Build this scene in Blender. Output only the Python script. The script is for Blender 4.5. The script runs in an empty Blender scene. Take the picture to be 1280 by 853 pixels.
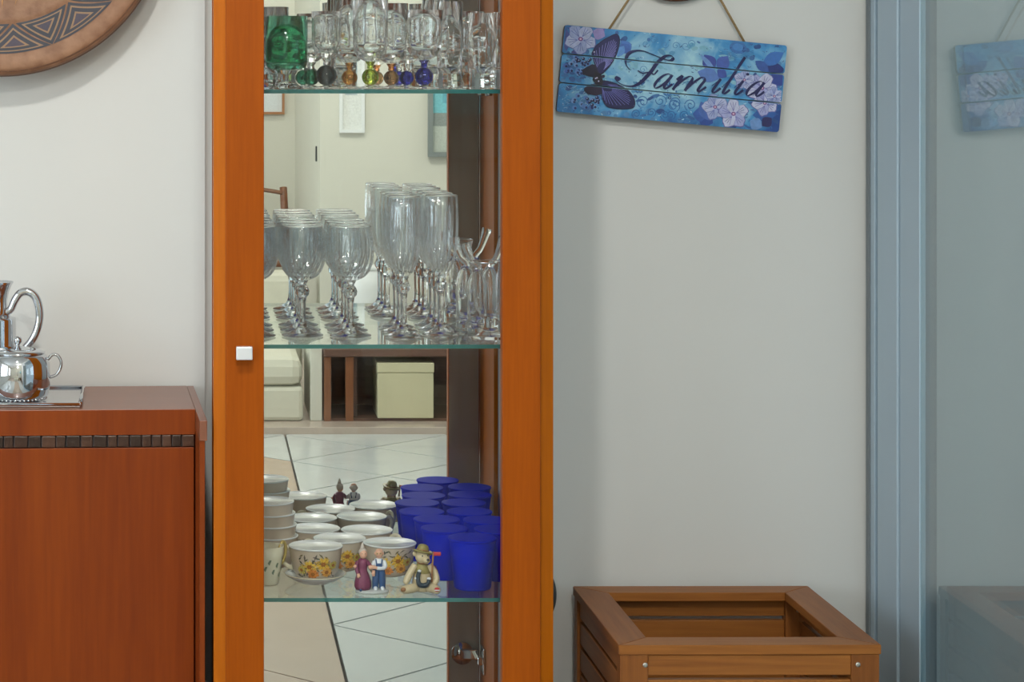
import bpy, bmesh, math, random
from mathutils import Vector, Matrix
random.seed(7)
R = math.radians
PI = math.pi
scn = bpy.context.scene
COL = scn.collection

# ------------------------------------------------------------------ camera
F, XV, YH, EYE = 2900.0, 246.0, 102.0, 1.25      # focal length and principal point in pixels of the 1280x853 frame
cam_d = bpy.data.cameras.new('camera')
cam = bpy.data.objects.new('camera', cam_d); COL.objects.link(cam)
cam.location = (0, 0, EYE); cam.rotation_euler = (PI/2, 0, 0)
cam_d.sensor_width = 36.0; cam_d.sensor_fit = 'HORIZONTAL'
cam_d.lens = F/1280*36
cam_d.shift_x = (640-XV)/1280
cam_d.shift_y = -(426.5-YH)/1280
cam_d.clip_start = 0.05
scn.camera = cam

# ------------------------------------------------------------------ world, light, exposure
w = bpy.data.worlds.new('world'); scn.world = w; w.use_nodes = True
bg = w.node_tree.nodes['Background']
bg.inputs[0].default_value = (0.80, 0.90, 1.0, 1); bg.inputs[1].default_value = 1.1

def area(name, loc, rot, sx, sy, power, col):
    d = bpy.data.lights.new(name, 'AREA'); d.shape = 'RECTANGLE'; d.size = sx; d.size_y = sy
    d.energy = power; d.color = col
    o = bpy.data.objects.new(name, d); COL.objects.link(o); o.location = loc; o.rotation_euler = rot
    return o
area('window_daylight', (-2.92, 0.1, 1.45), (0, -PI/2, 0), 1.7, 2.4, 80, (0.80, 0.91, 1.0))
area('rear_room_fill', (-2.92, -3.0, 1.45), (0, -PI/2, 0), 1.6, 1.6, 32, (0.90, 0.96, 1.0))  # unseen source added to light the far end of the room

def lamp_light(name, loc, power, col, rad, aim=None, cone=None):
    d = bpy.data.lights.new(name, 'SPOT' if aim else 'POINT'); d.energy = power; d.color = col; d.shadow_soft_size = rad
    if aim: d.spot_size = cone; d.spot_blend = 1.0
    o = bpy.data.objects.new(name, d); COL.objects.link(o); o.location = loc
    if aim: o.rotation_euler = Vector(aim).to_track_quat('-Z', 'Y').to_euler()
    return o

vs = scn.view_settings
vs.view_transform = 'Standard'; vs.look = 'None'; vs.gamma = 1.0; vs.use_curve_mapping = False
vs.exposure = -0.54
cy = scn.cycles
cy.max_bounces = 64; cy.transmission_bounces = 64; cy.glossy_bounces = 32; cy.diffuse_bounces = 4
cy.transparent_max_bounces = 128
cy.caustics_reflective = True; cy.caustics_refractive = True
cy.sample_clamp_indirect = 6.0; cy.blur_glossy = 0.5
cy.use_denoising = True

# ------------------------------------------------------------------ helpers
def P(px, py, D):
    return Vector(((px-XV)/F*D, D, EYE-(py-YH)/F*D))
def PX(px, D): return (px-XV)/F*D
def PZ(py, D): return EYE-(py-YH)/F*D

class MB:
    """collects vertices and faces, build() links them as one mesh object"""
    def __init__(s): s.v = []; s.f = []; s.mi = []; s.c = []; s.mcur = 0; s.sm = []
    def add(s, vs_, fs, smooth=False, M=None, col=None):
        o = len(s.v)
        for p in vs_:
            p = Vector(p)
            s.v.append(M @ p if M is not None else p)
        for f in fs:
            s.f.append([o+i for i in f]); s.mi.append(s.mcur); s.sm.append(smooth); s.c.append(col)
        return s
    def box(s, a, b, M=None, bev=0.0):
        x0, y0, z0 = a; x1, y1, z1 = b
        if bev <= 0:
            v = [(x0,y0,z0),(x1,y0,z0),(x1,y1,z0),(x0,y1,z0),(x0,y0,z1),(x1,y0,z1),(x1,y1,z1),(x0,y1,z1)]
            f = [(0,3,2,1),(4,5,6,7),(0,1,5,4),(1,2,6,5),(2,3,7,6),(3,0,4,7)]
            return s.add(v, f, M=M)
        bm = bmesh.new()
        bmesh.ops.create_cube(bm, size=1)
        for vv in bm.verts:
            vv.co = Vector(((x0+x1)/2+vv.co.x*(x1-x0), (y0+y1)/2+vv.co.y*(y1-y0), (z0+z1)/2+vv.co.z*(z1-z0)))
        bmesh.ops.bevel(bm, geom=bm.edges[:], offset=bev, segments=2, profile=0.5, affect='EDGES')
        return s.bm(bm, M=M, smooth=False)
    def bm(s, bm, M=None, smooth=True):
        bm.verts.index_update()
        v = [tuple(x.co) for x in bm.verts]; f = [[q.index for q in fc.verts] for fc in bm.faces]
        bm.free(); return s.add(v, f, smooth=smooth, M=M)
    def lathe(s, prof, seg=32, M=None, close=False, mod=None, smooth=True, modn=999):
        v = []; f = []; n = len(prof)
        for pi_, (r, z) in enumerate(prof):
            for k in range(seg):
                a = 2*PI*k/seg
                rr = r if mod is None or pi_ >= modn else r*mod(a, r, z)
                v.append((rr*math.cos(a), rr*math.sin(a), z))
        m = n if close else n-1
        for i in range(m):
            j = (i+1) % n
            for k in range(seg):
                l = (k+1) % seg
                f.append((i*seg+k, i*seg+l, j*seg+l, j*seg+k))
        if not close:
            if prof[0][0] > 1e-5: f.append(tuple(range(seg-1, -1, -1)))
            if prof[-1][0] > 1e-5: f.append(tuple((n-1)*seg+k for k in range(seg)))
        return s.add(v, f, smooth=smooth, M=M)
    def tube(s, pts, rad, seg=8, M=None, closed=False, cap=True, flat=1.0):
        pts = [Vector(p) for p in pts]; n = len(pts)
        if not hasattr(rad, '__len__'): rad = [rad]*n
        v = []; f = []; up = None
        for i, p in enumerate(pts):
            if closed: t = pts[(i+1) % n]-pts[i-1]
            else: t = pts[min(i+1, n-1)]-pts[max(i-1, 0)]
            t.normalize()
            if up is None:
                up = Vector((0,0,1)) if abs(t.z) < .9 else Vector((1,0,0))
            a = t.cross(up)
            if a.length < 1e-6: a = t.cross(Vector((0,1,0)))
            a.normalize(); b = a.cross(t); b.normalize(); up = b
            for k in range(seg):
                q = 2*PI*k/seg
                v.append(p+a*math.cos(q)*rad[i]+b*math.sin(q)*rad[i]*flat)
        m = n if closed else n-1
        for i in range(m):
            j = (i+1) % n
            for k in range(seg):
                l = (k+1) % seg
                f.append((i*seg+k, i*seg+l, j*seg+l, j*seg+k))
        if not closed and cap:
            f.append(tuple(range(seg-1, -1, -1))); f.append(tuple((n-1)*seg+k for k in range(seg)))
        return s.add(v, f, smooth=True, M=M)
    def ball(s, c, r, seg=16, rings=10, M=None):
        if not hasattr(r, '__len__'): r = (r, r, r)
        v = [(c[0], c[1], c[2]-r[2])]; f = []
        for i in range(1, rings):
            th = PI*i/rings
            for k in range(seg):
                a = 2*PI*k/seg
                v.append((c[0]+r[0]*math.sin(th)*math.cos(a), c[1]+r[1]*math.sin(th)*math.sin(a), c[2]-r[2]*math.cos(th)))
        v.append((c[0], c[1], c[2]+r[2])); top = len(v)-1
        for k in range(seg):
            l = (k+1) % seg
            f.append((0, 1+l, 1+k)); f.append((top, 1+(rings-2)*seg+k, 1+(rings-2)*seg+l))
            for i in range(rings-2):
                f.append((1+i*seg+k, 1+i*seg+l, 1+(i+1)*seg+l, 1+(i+1)*seg+k))
        return s.add(v, f, smooth=True, M=M)
    def prism(s, poly, axis, a, b, M=None):
        """poly: list of 2d points; extruded along axis ('x','y','z') from a to b"""
        def mk(p, q):
            return {'x': (q, p[0], p[1]), 'y': (p[0], q, p[1]), 'z': (p[0], p[1], q)}[axis]
        n = len(poly)
        v = [mk(p, a) for p in poly]+[mk(p, b) for p in poly]
        f = [tuple(range(n-1, -1, -1)), tuple(range(n, 2*n))]
        for i in range(n):
            j = (i+1) % n; f.append((i, j, n+j, n+i))
        return s.add(v, f, M=M)
    def mesh(s, name, mats):
        me = bpy.data.meshes.new(name)
        me.from_pydata([tuple(p) for p in s.v], [], s.f)
        for m in (mats if isinstance(mats, (list, tuple)) else [mats]): me.materials.append(m)
        me.polygons.foreach_set('material_index', s.mi)
        me.polygons.foreach_set('use_smooth', s.sm)
        if any(c is not None for c in s.c):
            at = me.color_attributes.new('print', 'FLOAT_COLOR', 'CORNER')
            li = 0
            for p_, c in zip(me.polygons, s.c):
                for _ in range(p_.loop_total):
                    at.data[li].color = (*(c or (1,1,1)), 1); li += 1
        me.update()
        b = bmesh.new(); b.from_mesh(me); bmesh.ops.recalc_face_normals(b, faces=b.faces[:]); b.to_mesh(me); b.free()
        return me
    def build(s, name, mats, parent=None, loc=None, rot=None):
        o = bpy.data.objects.new(name, s.mesh(name, mats)); COL.objects.link(o)
        if parent is not None: o.parent = parent
        if loc is not None: o.location = loc
        if rot is not None: o.rotation_euler = rot
        return o

def tag(o, label=None, cat=None, group=None, kind=None):
    if label: o['label'] = label
    if cat: o['category'] = cat
    if group: o['group'] = group
    if kind: o['kind'] = kind
    return o
def thing(name, label, cat, loc=(0,0,0), rz=0.0, group=None):
    o = bpy.data.objects.new(name, None); COL.objects.link(o); o.empty_display_size = 0.05
    o.location = loc; o.rotation_euler = (0, 0, rz)
    return tag(o, label, cat, group)
def dup(o, parent=None):
    c = o.copy(); COL.objects.link(c); c.parent = parent
    for ch in list(o.children): dup(ch, c)
    return c
def place(proto, used, loc, rz, label):
    """first call moves the prototype itself, later ones move a copy of it"""
    o = proto if not used else dup(proto)
    used.append(1)
    o.location = loc; o.rotation_euler = (0, 0, rz); o['label'] = label
    return o
def smoothpath(pts, sub=6, closed=False):
    pts = [Vector(p) for p in pts]; n = len(pts); out = []
    rng = n if closed else n-1
    for i in range(rng):
        if closed: p0, p1, p2, p3 = pts[i-1], pts[i], pts[(i+1) % n], pts[(i+2) % n]
        else: p0, p1, p2, p3 = pts[max(i-1,0)], pts[i], pts[i+1], pts[min(i+2,n-1)]
        for k in range(sub):
            t = k/sub
            out.append(0.5*((2*p1)+(p2-p0)*t+(2*p0-5*p1+4*p2-p3)*t*t+(3*p1-p0-3*p2+p3)*t**3))
    if not closed: out.append(pts[-1])
    return out

# ------------------------------------------------------------------ materials
def nt(name):
    m = bpy.data.materials.new(name); m.use_nodes = True
    t = m.node_tree; b = t.nodes['Principled BSDF']
    return m, t, b
def plain(name, col, rough=0.5, metal=0.0, trans=0.0, ior=1.45, coat=0.0, spec=0.5, noise=0.0, nscale=30.0, bump=0.0):
    m, t, b = nt(name)
    b.inputs['Base Color'].default_value = (*col, 1)
    b.inputs['Roughness'].default_value = rough; b.inputs['Metallic'].default_value = metal
    b.inputs['Transmission Weight'].default_value = trans; b.inputs['IOR'].default_value = ior
    b.inputs['Coat Weight'].default_value = coat; b.inputs['Specular IOR Level'].default_value = spec
    if noise > 0 or bump > 0:
        tc = t.nodes.new('ShaderNodeTexCoord'); n = t.nodes.new('ShaderNodeTexNoise')
        n.inputs['Scale'].default_value = nscale; n.inputs['Detail'].default_value = 6
        t.links.new(tc.outputs['Object'], n.inputs['Vector'])
        if noise > 0:
            mx = t.nodes.new('ShaderNodeMix'); mx.data_type = 'RGBA'
            mx.inputs[6].default_value = (*[c*(1-noise) for c in col], 1)
            mx.inputs[7].default_value = (*[min(1, c*(1+noise)) for c in col], 1)
            t.links.new(n.outputs['Fac'], mx.inputs[0]); t.links.new(mx.outputs[2], b.inputs['Base Color'])
        if bump > 0:
            bp = t.nodes.new('ShaderNodeBump'); bp.inputs['Strength'].default_value = bump; bp.inputs['Distance'].default_value = 0.002
            t.links.new(n.outputs['Fac'], bp.inputs['Height']); t.links.new(bp.outputs[0], b.inputs['Normal'])
    return m
def wood(name, c1, c2, axis='z', scale=22.0, rough=0.4, coat=0.0, stretch=0.05, spec=0.5, streak=0.6):
    m, t, b = nt(name)
    tc = t.nodes.new('ShaderNodeTexCoord'); mp = t.nodes.new('ShaderNodeMapping')
    sc = [1, 1, 1]; sc['xyz'.index(axis)] = stretch
    mp.inputs['Scale'].default_value = sc
    t.links.new(tc.outputs['Object'], mp.inputs['Vector'])
    n = t.nodes.new('ShaderNodeTexNoise'); n.inputs['Scale'].default_value = scale; n.inputs['Detail'].default_value = 8; n.inputs['Distortion'].default_value = 0.6
    t.links.new(mp.outputs[0], n.inputs['Vector'])
    n2 = t.nodes.new('ShaderNodeTexNoise'); n2.inputs['Scale'].default_value = scale*9; n2.inputs['Detail'].default_value = 4
    t.links.new(mp.outputs[0], n2.inputs['Vector'])
    mth = t.nodes.new('ShaderNodeMix'); mth.data_type = 'FLOAT'; mth.inputs[0].default_value = 1-streak
    t.links.new(n.outputs['Fac'], mth.inputs[2]); t.links.new(n2.outputs['Fac'], mth.inputs[3])
    r = t.nodes.new('ShaderNodeValToRGB')
    r.color_ramp.elements[0].position = 0.32; r.color_ramp.elements[0].color = (*c1, 1)
    r.color_ramp.elements[1].position = 0.68; r.color_ramp.elements[1].color = (*c2, 1)
    t.links.new(mth.outputs[0], r.inputs['Fac']); t.links.new(r.outputs[0], b.inputs['Base Color'])
    b.inputs['Roughness'].default_value = rough; b.inputs['Coat Weight'].default_value = coat
    b.inputs['Coat Roughness'].default_value = 0.12; b.inputs['Specular IOR Level'].default_value = spec
    bp = t.nodes.new('ShaderNodeBump'); bp.inputs['Strength'].default_value = 0.12; bp.inputs['Distance'].default_value = 0.001
    t.links.new(n2.outputs['Fac'], bp.inputs['Height']); t.links.new(bp.outputs[0], b.inputs['Normal'])
    return m
def thin_glass(name, tint, refl=1.0, ior=1.45):
    """a clear sheet: straight-through transparency with fresnel reflection"""
    m = bpy.data.materials.new(name); m.use_nodes = True; t = m.node_tree
    for n in list(t.nodes): t.nodes.remove(n)
    out = t.nodes.new('ShaderNodeOutputMaterial'); mx = t.nodes.new('ShaderNodeMixShader')
    tr = t.nodes.new('ShaderNodeBsdfTransparent'); gl = t.nodes.new('ShaderNodeBsdfGlossy')
    fr = t.nodes.new('ShaderNodeFresnel'); ge = t.nodes.new('ShaderNodeNewGeometry')   # same reflectance on both faces of the sheet
    ir = t.nodes.new('ShaderNodeMapRange'); ir.inputs[3].default_value = ior; ir.inputs[4].default_value = 1/ior
    t.links.new(ge.outputs['Backfacing'], ir.inputs[0]); t.links.new(ir.outputs[0], fr.inputs['IOR'])
    tr.inputs[0].default_value = (*tint, 1); gl.inputs['Roughness'].default_value = 0.0
    gl.inputs[0].default_value = (refl, refl, refl, 1)
    t.links.new(fr.outputs[0], mx.inputs[0]); t.links.new(tr.outputs[0], mx.inputs[1]); t.links.new(gl.outputs[0], mx.inputs[2])
    t.links.new(mx.outputs[0], out.inputs[0])
    return m
def printed(name, rough=0.45, nscale=160, amt=0.25):
    m, t, b = nt(name)
    a = t.nodes.new('ShaderNodeVertexColor'); a.layer_name = 'print'
    tc = t.nodes.new('ShaderNodeTexCoord'); n = t.nodes.new('ShaderNodeTexNoise'); n.inputs['Scale'].default_value = nscale
    t.links.new(tc.outputs['Object'], n.inputs['Vector'])
    mr = t.nodes.new('ShaderNodeMapRange'); mr.inputs[3].default_value = 1-amt; mr.inputs[4].default_value = 1+amt
    t.links.new(n.outputs['Fac'], mr.inputs[0])
    mx = t.nodes.new('ShaderNodeVectorMath'); mx.operation = 'SCALE'
    t.links.new(a.outputs[0], mx.inputs[0]); t.links.new(mr.outputs[0], mx.inputs['Scale'])
    t.links.new(mx.outputs[0], b.inputs['Base Color']); b.inputs['Roughness'].default_value = rough
    return m

M = {}
M['wall'] = plain('wall_paint', (0.72, 0.73, 0.705), 0.55, noise=0.015, nscale=6, bump=0.05)
M['wall_cream'] = plain('wall_cream', (0.66, 0.65, 0.555), 0.6, noise=0.015, nscale=5)
M['ceiling'] = plain('ceiling_paint', (0.82, 0.82, 0.80), 0.8)
M['tile_white'] = plain('tile_white', (0.58, 0.60, 0.575), 0.22, noise=0.06, nscale=9)
M['tile_beige'] = plain('tile_beige', (0.47, 0.355, 0.262), 0.25, noise=0.08, nscale=9)
M['grout'] = plain('grout', (0.11, 0.10, 0.09), 0.9)
M['stone'] = plain('step_stone', (0.50, 0.41, 0.34), 0.2, noise=0.1, nscale=14)
M['cab'] = wood('cabinet_cherry', (0.30, 0.058, 0.001), (0.42, 0.090, 0.002), 'z', 26, 0.45, 0.0, spec=0.14)
M['cab_lit'] = wood('cabinet_cherry_lit', (0.43, 0.105, 0.001), (0.54, 0.140, 0.003), 'z', 26, 0.45, 0.0, spec=0.14)  # paler copy of the cherry: light on the side panels put into the colour
M['backing'] = plain('dark_lacquer', (0.42, 0.34, 0.285), 0.2)
M['side_lit'] = plain('side_glass_lit', (0.50, 0.53, 0.54), 0.25)  # opaque pale grey: light coming through the side glass put into its colour
M['side'] = wood('sideboard_mahogany', (0.19, 0.030, 0.002), (0.27, 0.050, 0.003), 'z', 20, 0.42, 0.0, spec=0.25)
M['sidetop'] = wood('sideboard_top', (0.20, 0.055, 0.018), (0.26, 0.075, 0.025), 'x', 20, 0.42, 0.3, spec=0.9)
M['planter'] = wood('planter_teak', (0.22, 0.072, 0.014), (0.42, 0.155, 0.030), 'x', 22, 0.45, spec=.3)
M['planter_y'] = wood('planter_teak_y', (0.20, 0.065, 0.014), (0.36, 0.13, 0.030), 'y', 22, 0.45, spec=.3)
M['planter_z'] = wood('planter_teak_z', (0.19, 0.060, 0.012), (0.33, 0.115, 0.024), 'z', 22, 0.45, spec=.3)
M['darkwood'] = wood('table_wood', (0.075, 0.035, 0.022), (0.15, 0.07, 0.045), 'x', 20, 0.4, 0.2)
M['chairwood'] = wood('chair_wood', (0.16, 0.05, 0.015), (0.24, 0.09, 0.03), 'z', 20, 0.4)
M['mirror'] = plain('mirror_silver', (0.93, 0.95, 0.94), 0.0, metal=1.0)
M['chrome'] = plain('polished_steel', (0.66, 0.68, 0.71), 0.05, metal=1.0)
M['satin'] = plain('satin_knob', (0.80, 0.82, 0.84), 0.35, metal=0.3)
M['screw'] = plain('screw_zinc', (0.6, 0.58, 0.52), 0.35, metal=1.0)
M['alu'] = plain('aluminium_frame', (0.43, 0.55, 0.64), 0.42, metal=0.15)
M['alu_dark'] = plain('frame_gasket', (0.20, 0.23, 0.25), 0.6)
M['pane'] = thin_glass('cabinet_pane', (0.985, 0.99, 0.985), 1.0, 1.28)
M['doorglass'] = thin_glass('door_glass', (0.80, 0.88, 0.89), 1.0, 1.8)
M['shelf'] = thin_glass('shelf_glass', (0.93, 0.97, 0.955), 1.0, 1.5)
M['shelf_edge'] = plain('shelf_edge', (0.03, 0.16, 0.15), 0.12, trans=0.25, ior=1.5)
M['crystal'] = plain('crystal', (0.990, 0.996, 1.0), 0.0, trans=1.0, ior=1.48)
M['crystal2'] = plain('clear_glass', (0.990, 0.996, 1.0), 0.0, trans=1.0, ior=1.46)
M['greenglass'] = plain('green_glass', (0.20, 0.62, 0.42), 0.02, trans=1.0, ior=1.45)
M['porcelain'] = plain('porcelain_inside', (0.82, 0.87, 0.88), 0.12, coat=0.3)
M['cupout'] = plain('porcelain_outside', (0.62, 0.54, 0.43), 0.22, coat=0.3, noise=0.12, nscale=30)
M['gold'] = plain('gilt', (0.70, 0.56, 0.20), 0.28, metal=0.6)
M['goldenwhite'] = plain('ivory_glaze', (0.74, 0.70, 0.52), 0.2)
M['bluecup'] = plain('blue_plastic', (0.003, 0.026, 0.72), 0.4, spec=0.04)
def see_through(m, tint, amt):
    t = m.node_tree; out = t.nodes['Material Output']; b = t.nodes['Principled BSDF']
    tr = t.nodes.new('ShaderNodeBsdfTransparent'); tr.inputs[0].default_value = (*tint, 1); mx = t.nodes.new('ShaderNodeMixShader'); mx.inputs[0].default_value = amt
    t.links.new(b.outputs[0], mx.inputs[1]); t.links.new(tr.outputs[0], mx.inputs[2]); t.links.new(mx.outputs[0], out.inputs[0])
see_through(M['bluecup'], (0.03, 0.10, 0.95), 0.55)
M['bowlglass'] = thin_glass('bowl_glass', (0.986, 0.994, 1.0), 1.0, 1.50)
M['print'] = printed('printed_colours')
M['paint'] = printed('hand_paint', 0.35, 300, 0.15)
M['rope'] = plain('jute_rope', (0.36, 0.25, 0.12), 0.9, noise=0.3, nscale=400)
M['sofa'] = plain('sofa_fabric', (0.66, 0.64, 0.52), 0.85, noise=0.05, nscale=60)
M['cream'] = plain('cream_box', (0.62, 0.58, 0.38), 0.7, noise=0.05, nscale=20)
M['white'] = plain('white_gloss', (0.80, 0.82, 0.80), 0.3)
M['socket'] = plain('socket_grey', (0.07, 0.08, 0.085), 0.4)
M['dark'] = plain('dark_plastic', (0.03, 0.032, 0.035), 0.4)
M['framegrey'] = plain('frame_grey', (0.20, 0.23, 0.22), 0.5)
M['frameorange'] = plain('frame_orange', (0.36, 0.16, 0.06), 0.5)
M['lampglow'] = bpy.data.materials.new('lamp_diffuser'); M['lampglow'].use_nodes = True
_b = M['lampglow'].node_tree.nodes['Principled BSDF']
_b.inputs['Emission Color'].default_value = (1, 0.93, 0.82, 1); _b.inputs['Emission Strength'].default_value = 6.0

# ------------------------------------------------------------------ key distances
DF, DB = 3.00, 3.022            # cabinet door front and back face
DM = 3.335                      # mirror
WR, WL = 3.365, 3.358           # wall right of and left of the cabinet
XG = 0.972                      # plane of the sliding glass door
YN, YFAR = -2.18, -4.45         # opposite wall and far wall of the passage
XC = 0.470                      # passage corner
CEIL = 2.8
def VY(D): return 2*DM-D        # real y of something seen in the mirror at distance D

# ------------------------------------------------------------------ the room
def struct(name, mb, mat, parent=None):
    o = mb.build(name, mat, parent)
    if parent is None: o['kind'] = 'structure'
    return o
m = MB(); m.box((0.012, WR, 0), (1.15, WR+0.12, CEIL))
m.mcur = 0; m.box((-3.1, WL, 0), (0.012, WR+0.12, CEIL))
struct('wall_back', m, M['wall'])
struct('wall_left', MB().box((-3.12, YFAR, 0), (-3.0, 3.6, CEIL)), M['wall'])
struct('wall_opposite', MB().box((XC, YN-0.15, 0), (1.6, YN, CEIL)), M['wall_cream'])
m = MB(); m.box((XC, YFAR, 0), (XC+0.12, YN-0.15, CEIL))
struct('wall_passage', m, M['wall_cream'])
struct('wall_far', MB().box((-3.12, YFAR-0.12, 0), (XC+0.12, YFAR, CEIL)), M['wall_cream'])
m = MB(); m.box((1.5, YN, 0), (1.62, 0.3, CEIL)); m.box((XG, 0.3, 0), (1.62, 0.42, CEIL))
struct('wall_right', m, M['wall'])
struct('ceiling', MB().box((-3.12, YFAR-.12, CEIL), (3.2, 5.2, CEIL+0.1)), M['ceiling'])

# floor: grout bed with single tiles laid on the diagonal, a beige band and a white field
floor = struct('floor', MB().box((-3.12, YFAR-.12, -0.06), (1.62, 3.6, -0.012)), M['grout'])
def clip(poly, nx, ny, c):
    out = []
    for i in range(len(poly)):
        a, b = poly[i], poly[(i+1) % len(poly)]
        da, db = nx*a[0]+ny*a[1]-c, nx*b[0]+ny*b[1]-c
        if da >= 0: out.append(a)
        if (da >= 0) != (db >= 0):
            t = da/(da-db); out.append((a[0]+(b[0]-a[0])*t, a[1]+(b[1]-a[1])*t))
    return out
XB, DG = 0.312, 0.575/2
Y0 = VY(5.335)                                   # a tile corner on the band's edge
def add_tile(poly, mat):
    if len(poly) < 3: return
    ar = abs(sum(poly[i][0]*poly[(i+1) % len(poly)][1]-poly[(i+1) % len(poly)][0]*poly[i][1] for i in range(len(poly))))/2
    if ar < 0.0015: return
    cx = sum(p[0] for p in poly)/len(poly); cy_ = sum(p[1] for p in poly)/len(poly)
    MB().prism([(p[0]-cx, p[1]-cy_) for p in poly], 'z', -0.012, 0.0).build('tile', mat, floor, (cx, cy_, 0))
g = 0.0036
STEPY = VY(8.22)
for i in range(-7, 8):
    for j in range(-12, 14):
        if (i+j) % 2: continue
        cx, cy_ = XB+i*DG, Y0+DG+j*DG
        if cy_ < STEPY-DG or cy_ > 3.5 or cx > 1.3 or cx < -1.6: continue
        h = DG-g*1.41
        d = [(cx-h, cy_), (cx, cy_-h), (cx+h, cy_), (cx, cy_+h)]
        d = clip(d, 0, 1, STEPY+0.001); d = clip(d, 0, -1, -3.34)
        d = clip(d, -1, 0, -0.955)
        add_tile(clip(d, 1, 0, XB+g), M['tile_white'])
        dl = clip(d, -1, 0, -(XB-g))                         # left of the line: white beyond the beige band and left of it
        if dl:
            add_tile(clip(dl, 1, -1, 7.945-2*DM+g), M['tile_white'])
            dn = clip(dl, -1, 1, -(7.945-2*DM)+g)
            if dn: add_tile(clip(dn, -1, 0, 0.6), M['tile_white'])
for k in range(-2, 3):                                           # large beige slabs, cut on the same diagonal
    c0, c1 = 5.07+k*1.4375, 5.07+(k+1)*1.4375
    if c1 > 7.95: break
    b_ = [(-.596, -2), (XB-g, -2), (XB-g, 3.34), (-.596, 3.34)]
    b_ = clip(b_, 1, -1, c0-2*DM+g); b_ = clip(b_, -1, 1, -(c1-2*DM)+g) if b_ else b_
    if b_: add_tile(b_, M['tile_beige'])
tag(MB().box((-3.0, STEPY, -0.012), (-1.45, 3.35, 0.0)).build('tile_border', M['tile_white'], floor), 'plain white tiled margin by the left wall')
struct('trim_1', MB().box((-3.0, YFAR, -0.012), (1.5, STEPY, 0.025), bev=0.003), M['stone'])

# two left-wall windows: daylight in front, a made-up rear one for the far room
for k, (y0, y1, z0, z1) in enumerate(((-1.1, 1.3, 0.6, 2.3), (-3.8, -2.2, 0.65, 2.25))):
    m = MB(); t_ = 0.06
    m.box((-2.998, y0-t_, z0-t_), (-2.96, y1+t_, z0)); m.box((-2.998, y0-t_, z1), (-2.96, y1+t_, z1+t_))
    m.box((-2.998, y0-t_, z0), (-2.96, y0, z1)); m.box((-2.998, y1, z0), (-2.96, y1+t_, z1))
    m.box((-2.998, (y0+y1)/2-.025, z0), (-2.965, (y0+y1)/2+.025, z1))
    wf = struct('window_%d' % (k+1), m, M['white'])
    for q in range(2):
        ya, yb = (y0, (y0+y1)/2-.025) if q == 0 else ((y0+y1)/2+.025, y1)
        MB().box((-2.99, ya, z0), (-2.985, yb, z1)).build('pane', M['pane'], wf)

# veranda beyond the sliding door
struct('wall_veranda', MB().box((1.15, 4.6, 0), (3.2, 4.7, CEIL)), M['wall'])
struct('floor_veranda', MB().box((XG+.05, 0.42, -0.06), (3.2, 5.2, -0.012)), M['grout'])

# sliding glass door (right): jamb, two stiles and the pane
dr = bpy.data.objects.new('door_1', None); COL.objects.link(dr); dr['kind'] = 'structure'
dr.location = (XG, WR, 0)
def ybox(name, px0, px1, dx0, dx1, mat, par=dr, bev=0.0):
    ya = XG*F/(px0-XV); yb = XG*F/(px1-XV)
    ya = min(ya, WR-0.001)
    return MB().box((dx0, yb-WR, 0.0), (dx1, ya-WR, 2.3), bev=bev).build(name, mat, par)
ybox('gasket', 1086, 1089.5, -0.004, 0.07, M['alu_dark'])
ybox('jamb', 1089.8, 1094.5, -0.002, 0.07, M['alu'], bev=.001)
ybox('jamb', 1095.2, 1098.5, 0.002, 0.07, M['alu'], bev=.001)
ybox('gasket', 1098.5, 1100, 0.006, 0.07, M['alu_dark'])
ybox('stile', 1100, 1124.4, -0.004, 0.05, M['alu'], bev=.002)
ybox('gasket', 1124.4, 1125.6, 0.004, 0.05, M['alu_dark'])
ybox('stile', 1125.6, 1150, -0.001, 0.008, M['alu'], bev=.0015)
ye = XG*F/(1150-XV)
MB().box((0.0005, 0.5-WR, 0.08), (0.0065, ye-WR-.0003, 2.22)).build('pane', M['doorglass'], dr)
MB().box((-0.004, 0.42-WR, 0), (0.06, 0.5-WR, 2.3)).build('stile', M['alu'], dr)
MB().box((-0.004, 0.5-WR, 0), (0.03, ye-WR-.001, 0.0795)).build('bottom_rail', M['alu'], dr)
MB().box((-0.004, 0.5-WR, 2.2205), (0.03, ye-WR-.001, 2.3)).build('top_rail', M['alu'], dr)
struct('wall_lintel', MB().box((XG, 0.42, 2.3), (XG+.12, WR, CEIL)), M['wall'])

# ceiling lamps, the light of each with its fixture
def ceiling_lamp(x, y, power, col, rad, label, aim=None, cone=None):
    t = thing('ceiling_lamp', label, 'lamp', (x, y, CEIL))
    MB().lathe([(0.0, 0), (0.10, 0), (0.10, -0.025), (0.085, -0.03), (0.0, -0.03)], 32).build('canopy', M['white'], t)
    MB().lathe([(0.03, -0.03), (0.075, -0.036), (0.06, -0.055), (0.0, -0.062)], 32).build('diffuser', M['lampglow'], t)
    l = lamp_light('lamp_light', (0, 0, -0.15), power, col, rad, aim, cone); l.parent = t
ceiling_lamp(-0.16, 1.25, 118, (1.0, 0.97, 0.91), 0.075, 'round ceiling lamp in front of the display cabinet', (0.03, 1.95, -1.50), R(56))
ceiling_lamp(0.34, -3.35, 42, (1.0, 0.98, 0.94), 0.10, 'added ceiling lamp, out of view, that brightens the far passage wall')  # unseen lamp added so the far wall is bright and the passage wall dim
ceiling_lamp(0.25, -0.5, 114, (1.0, 0.97, 0.90), 0.12, 'added ceiling lamp, out of view, that fills the room behind the camera')  # unseen fill lamp added to brighten the mirrored room and the right wall

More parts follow.
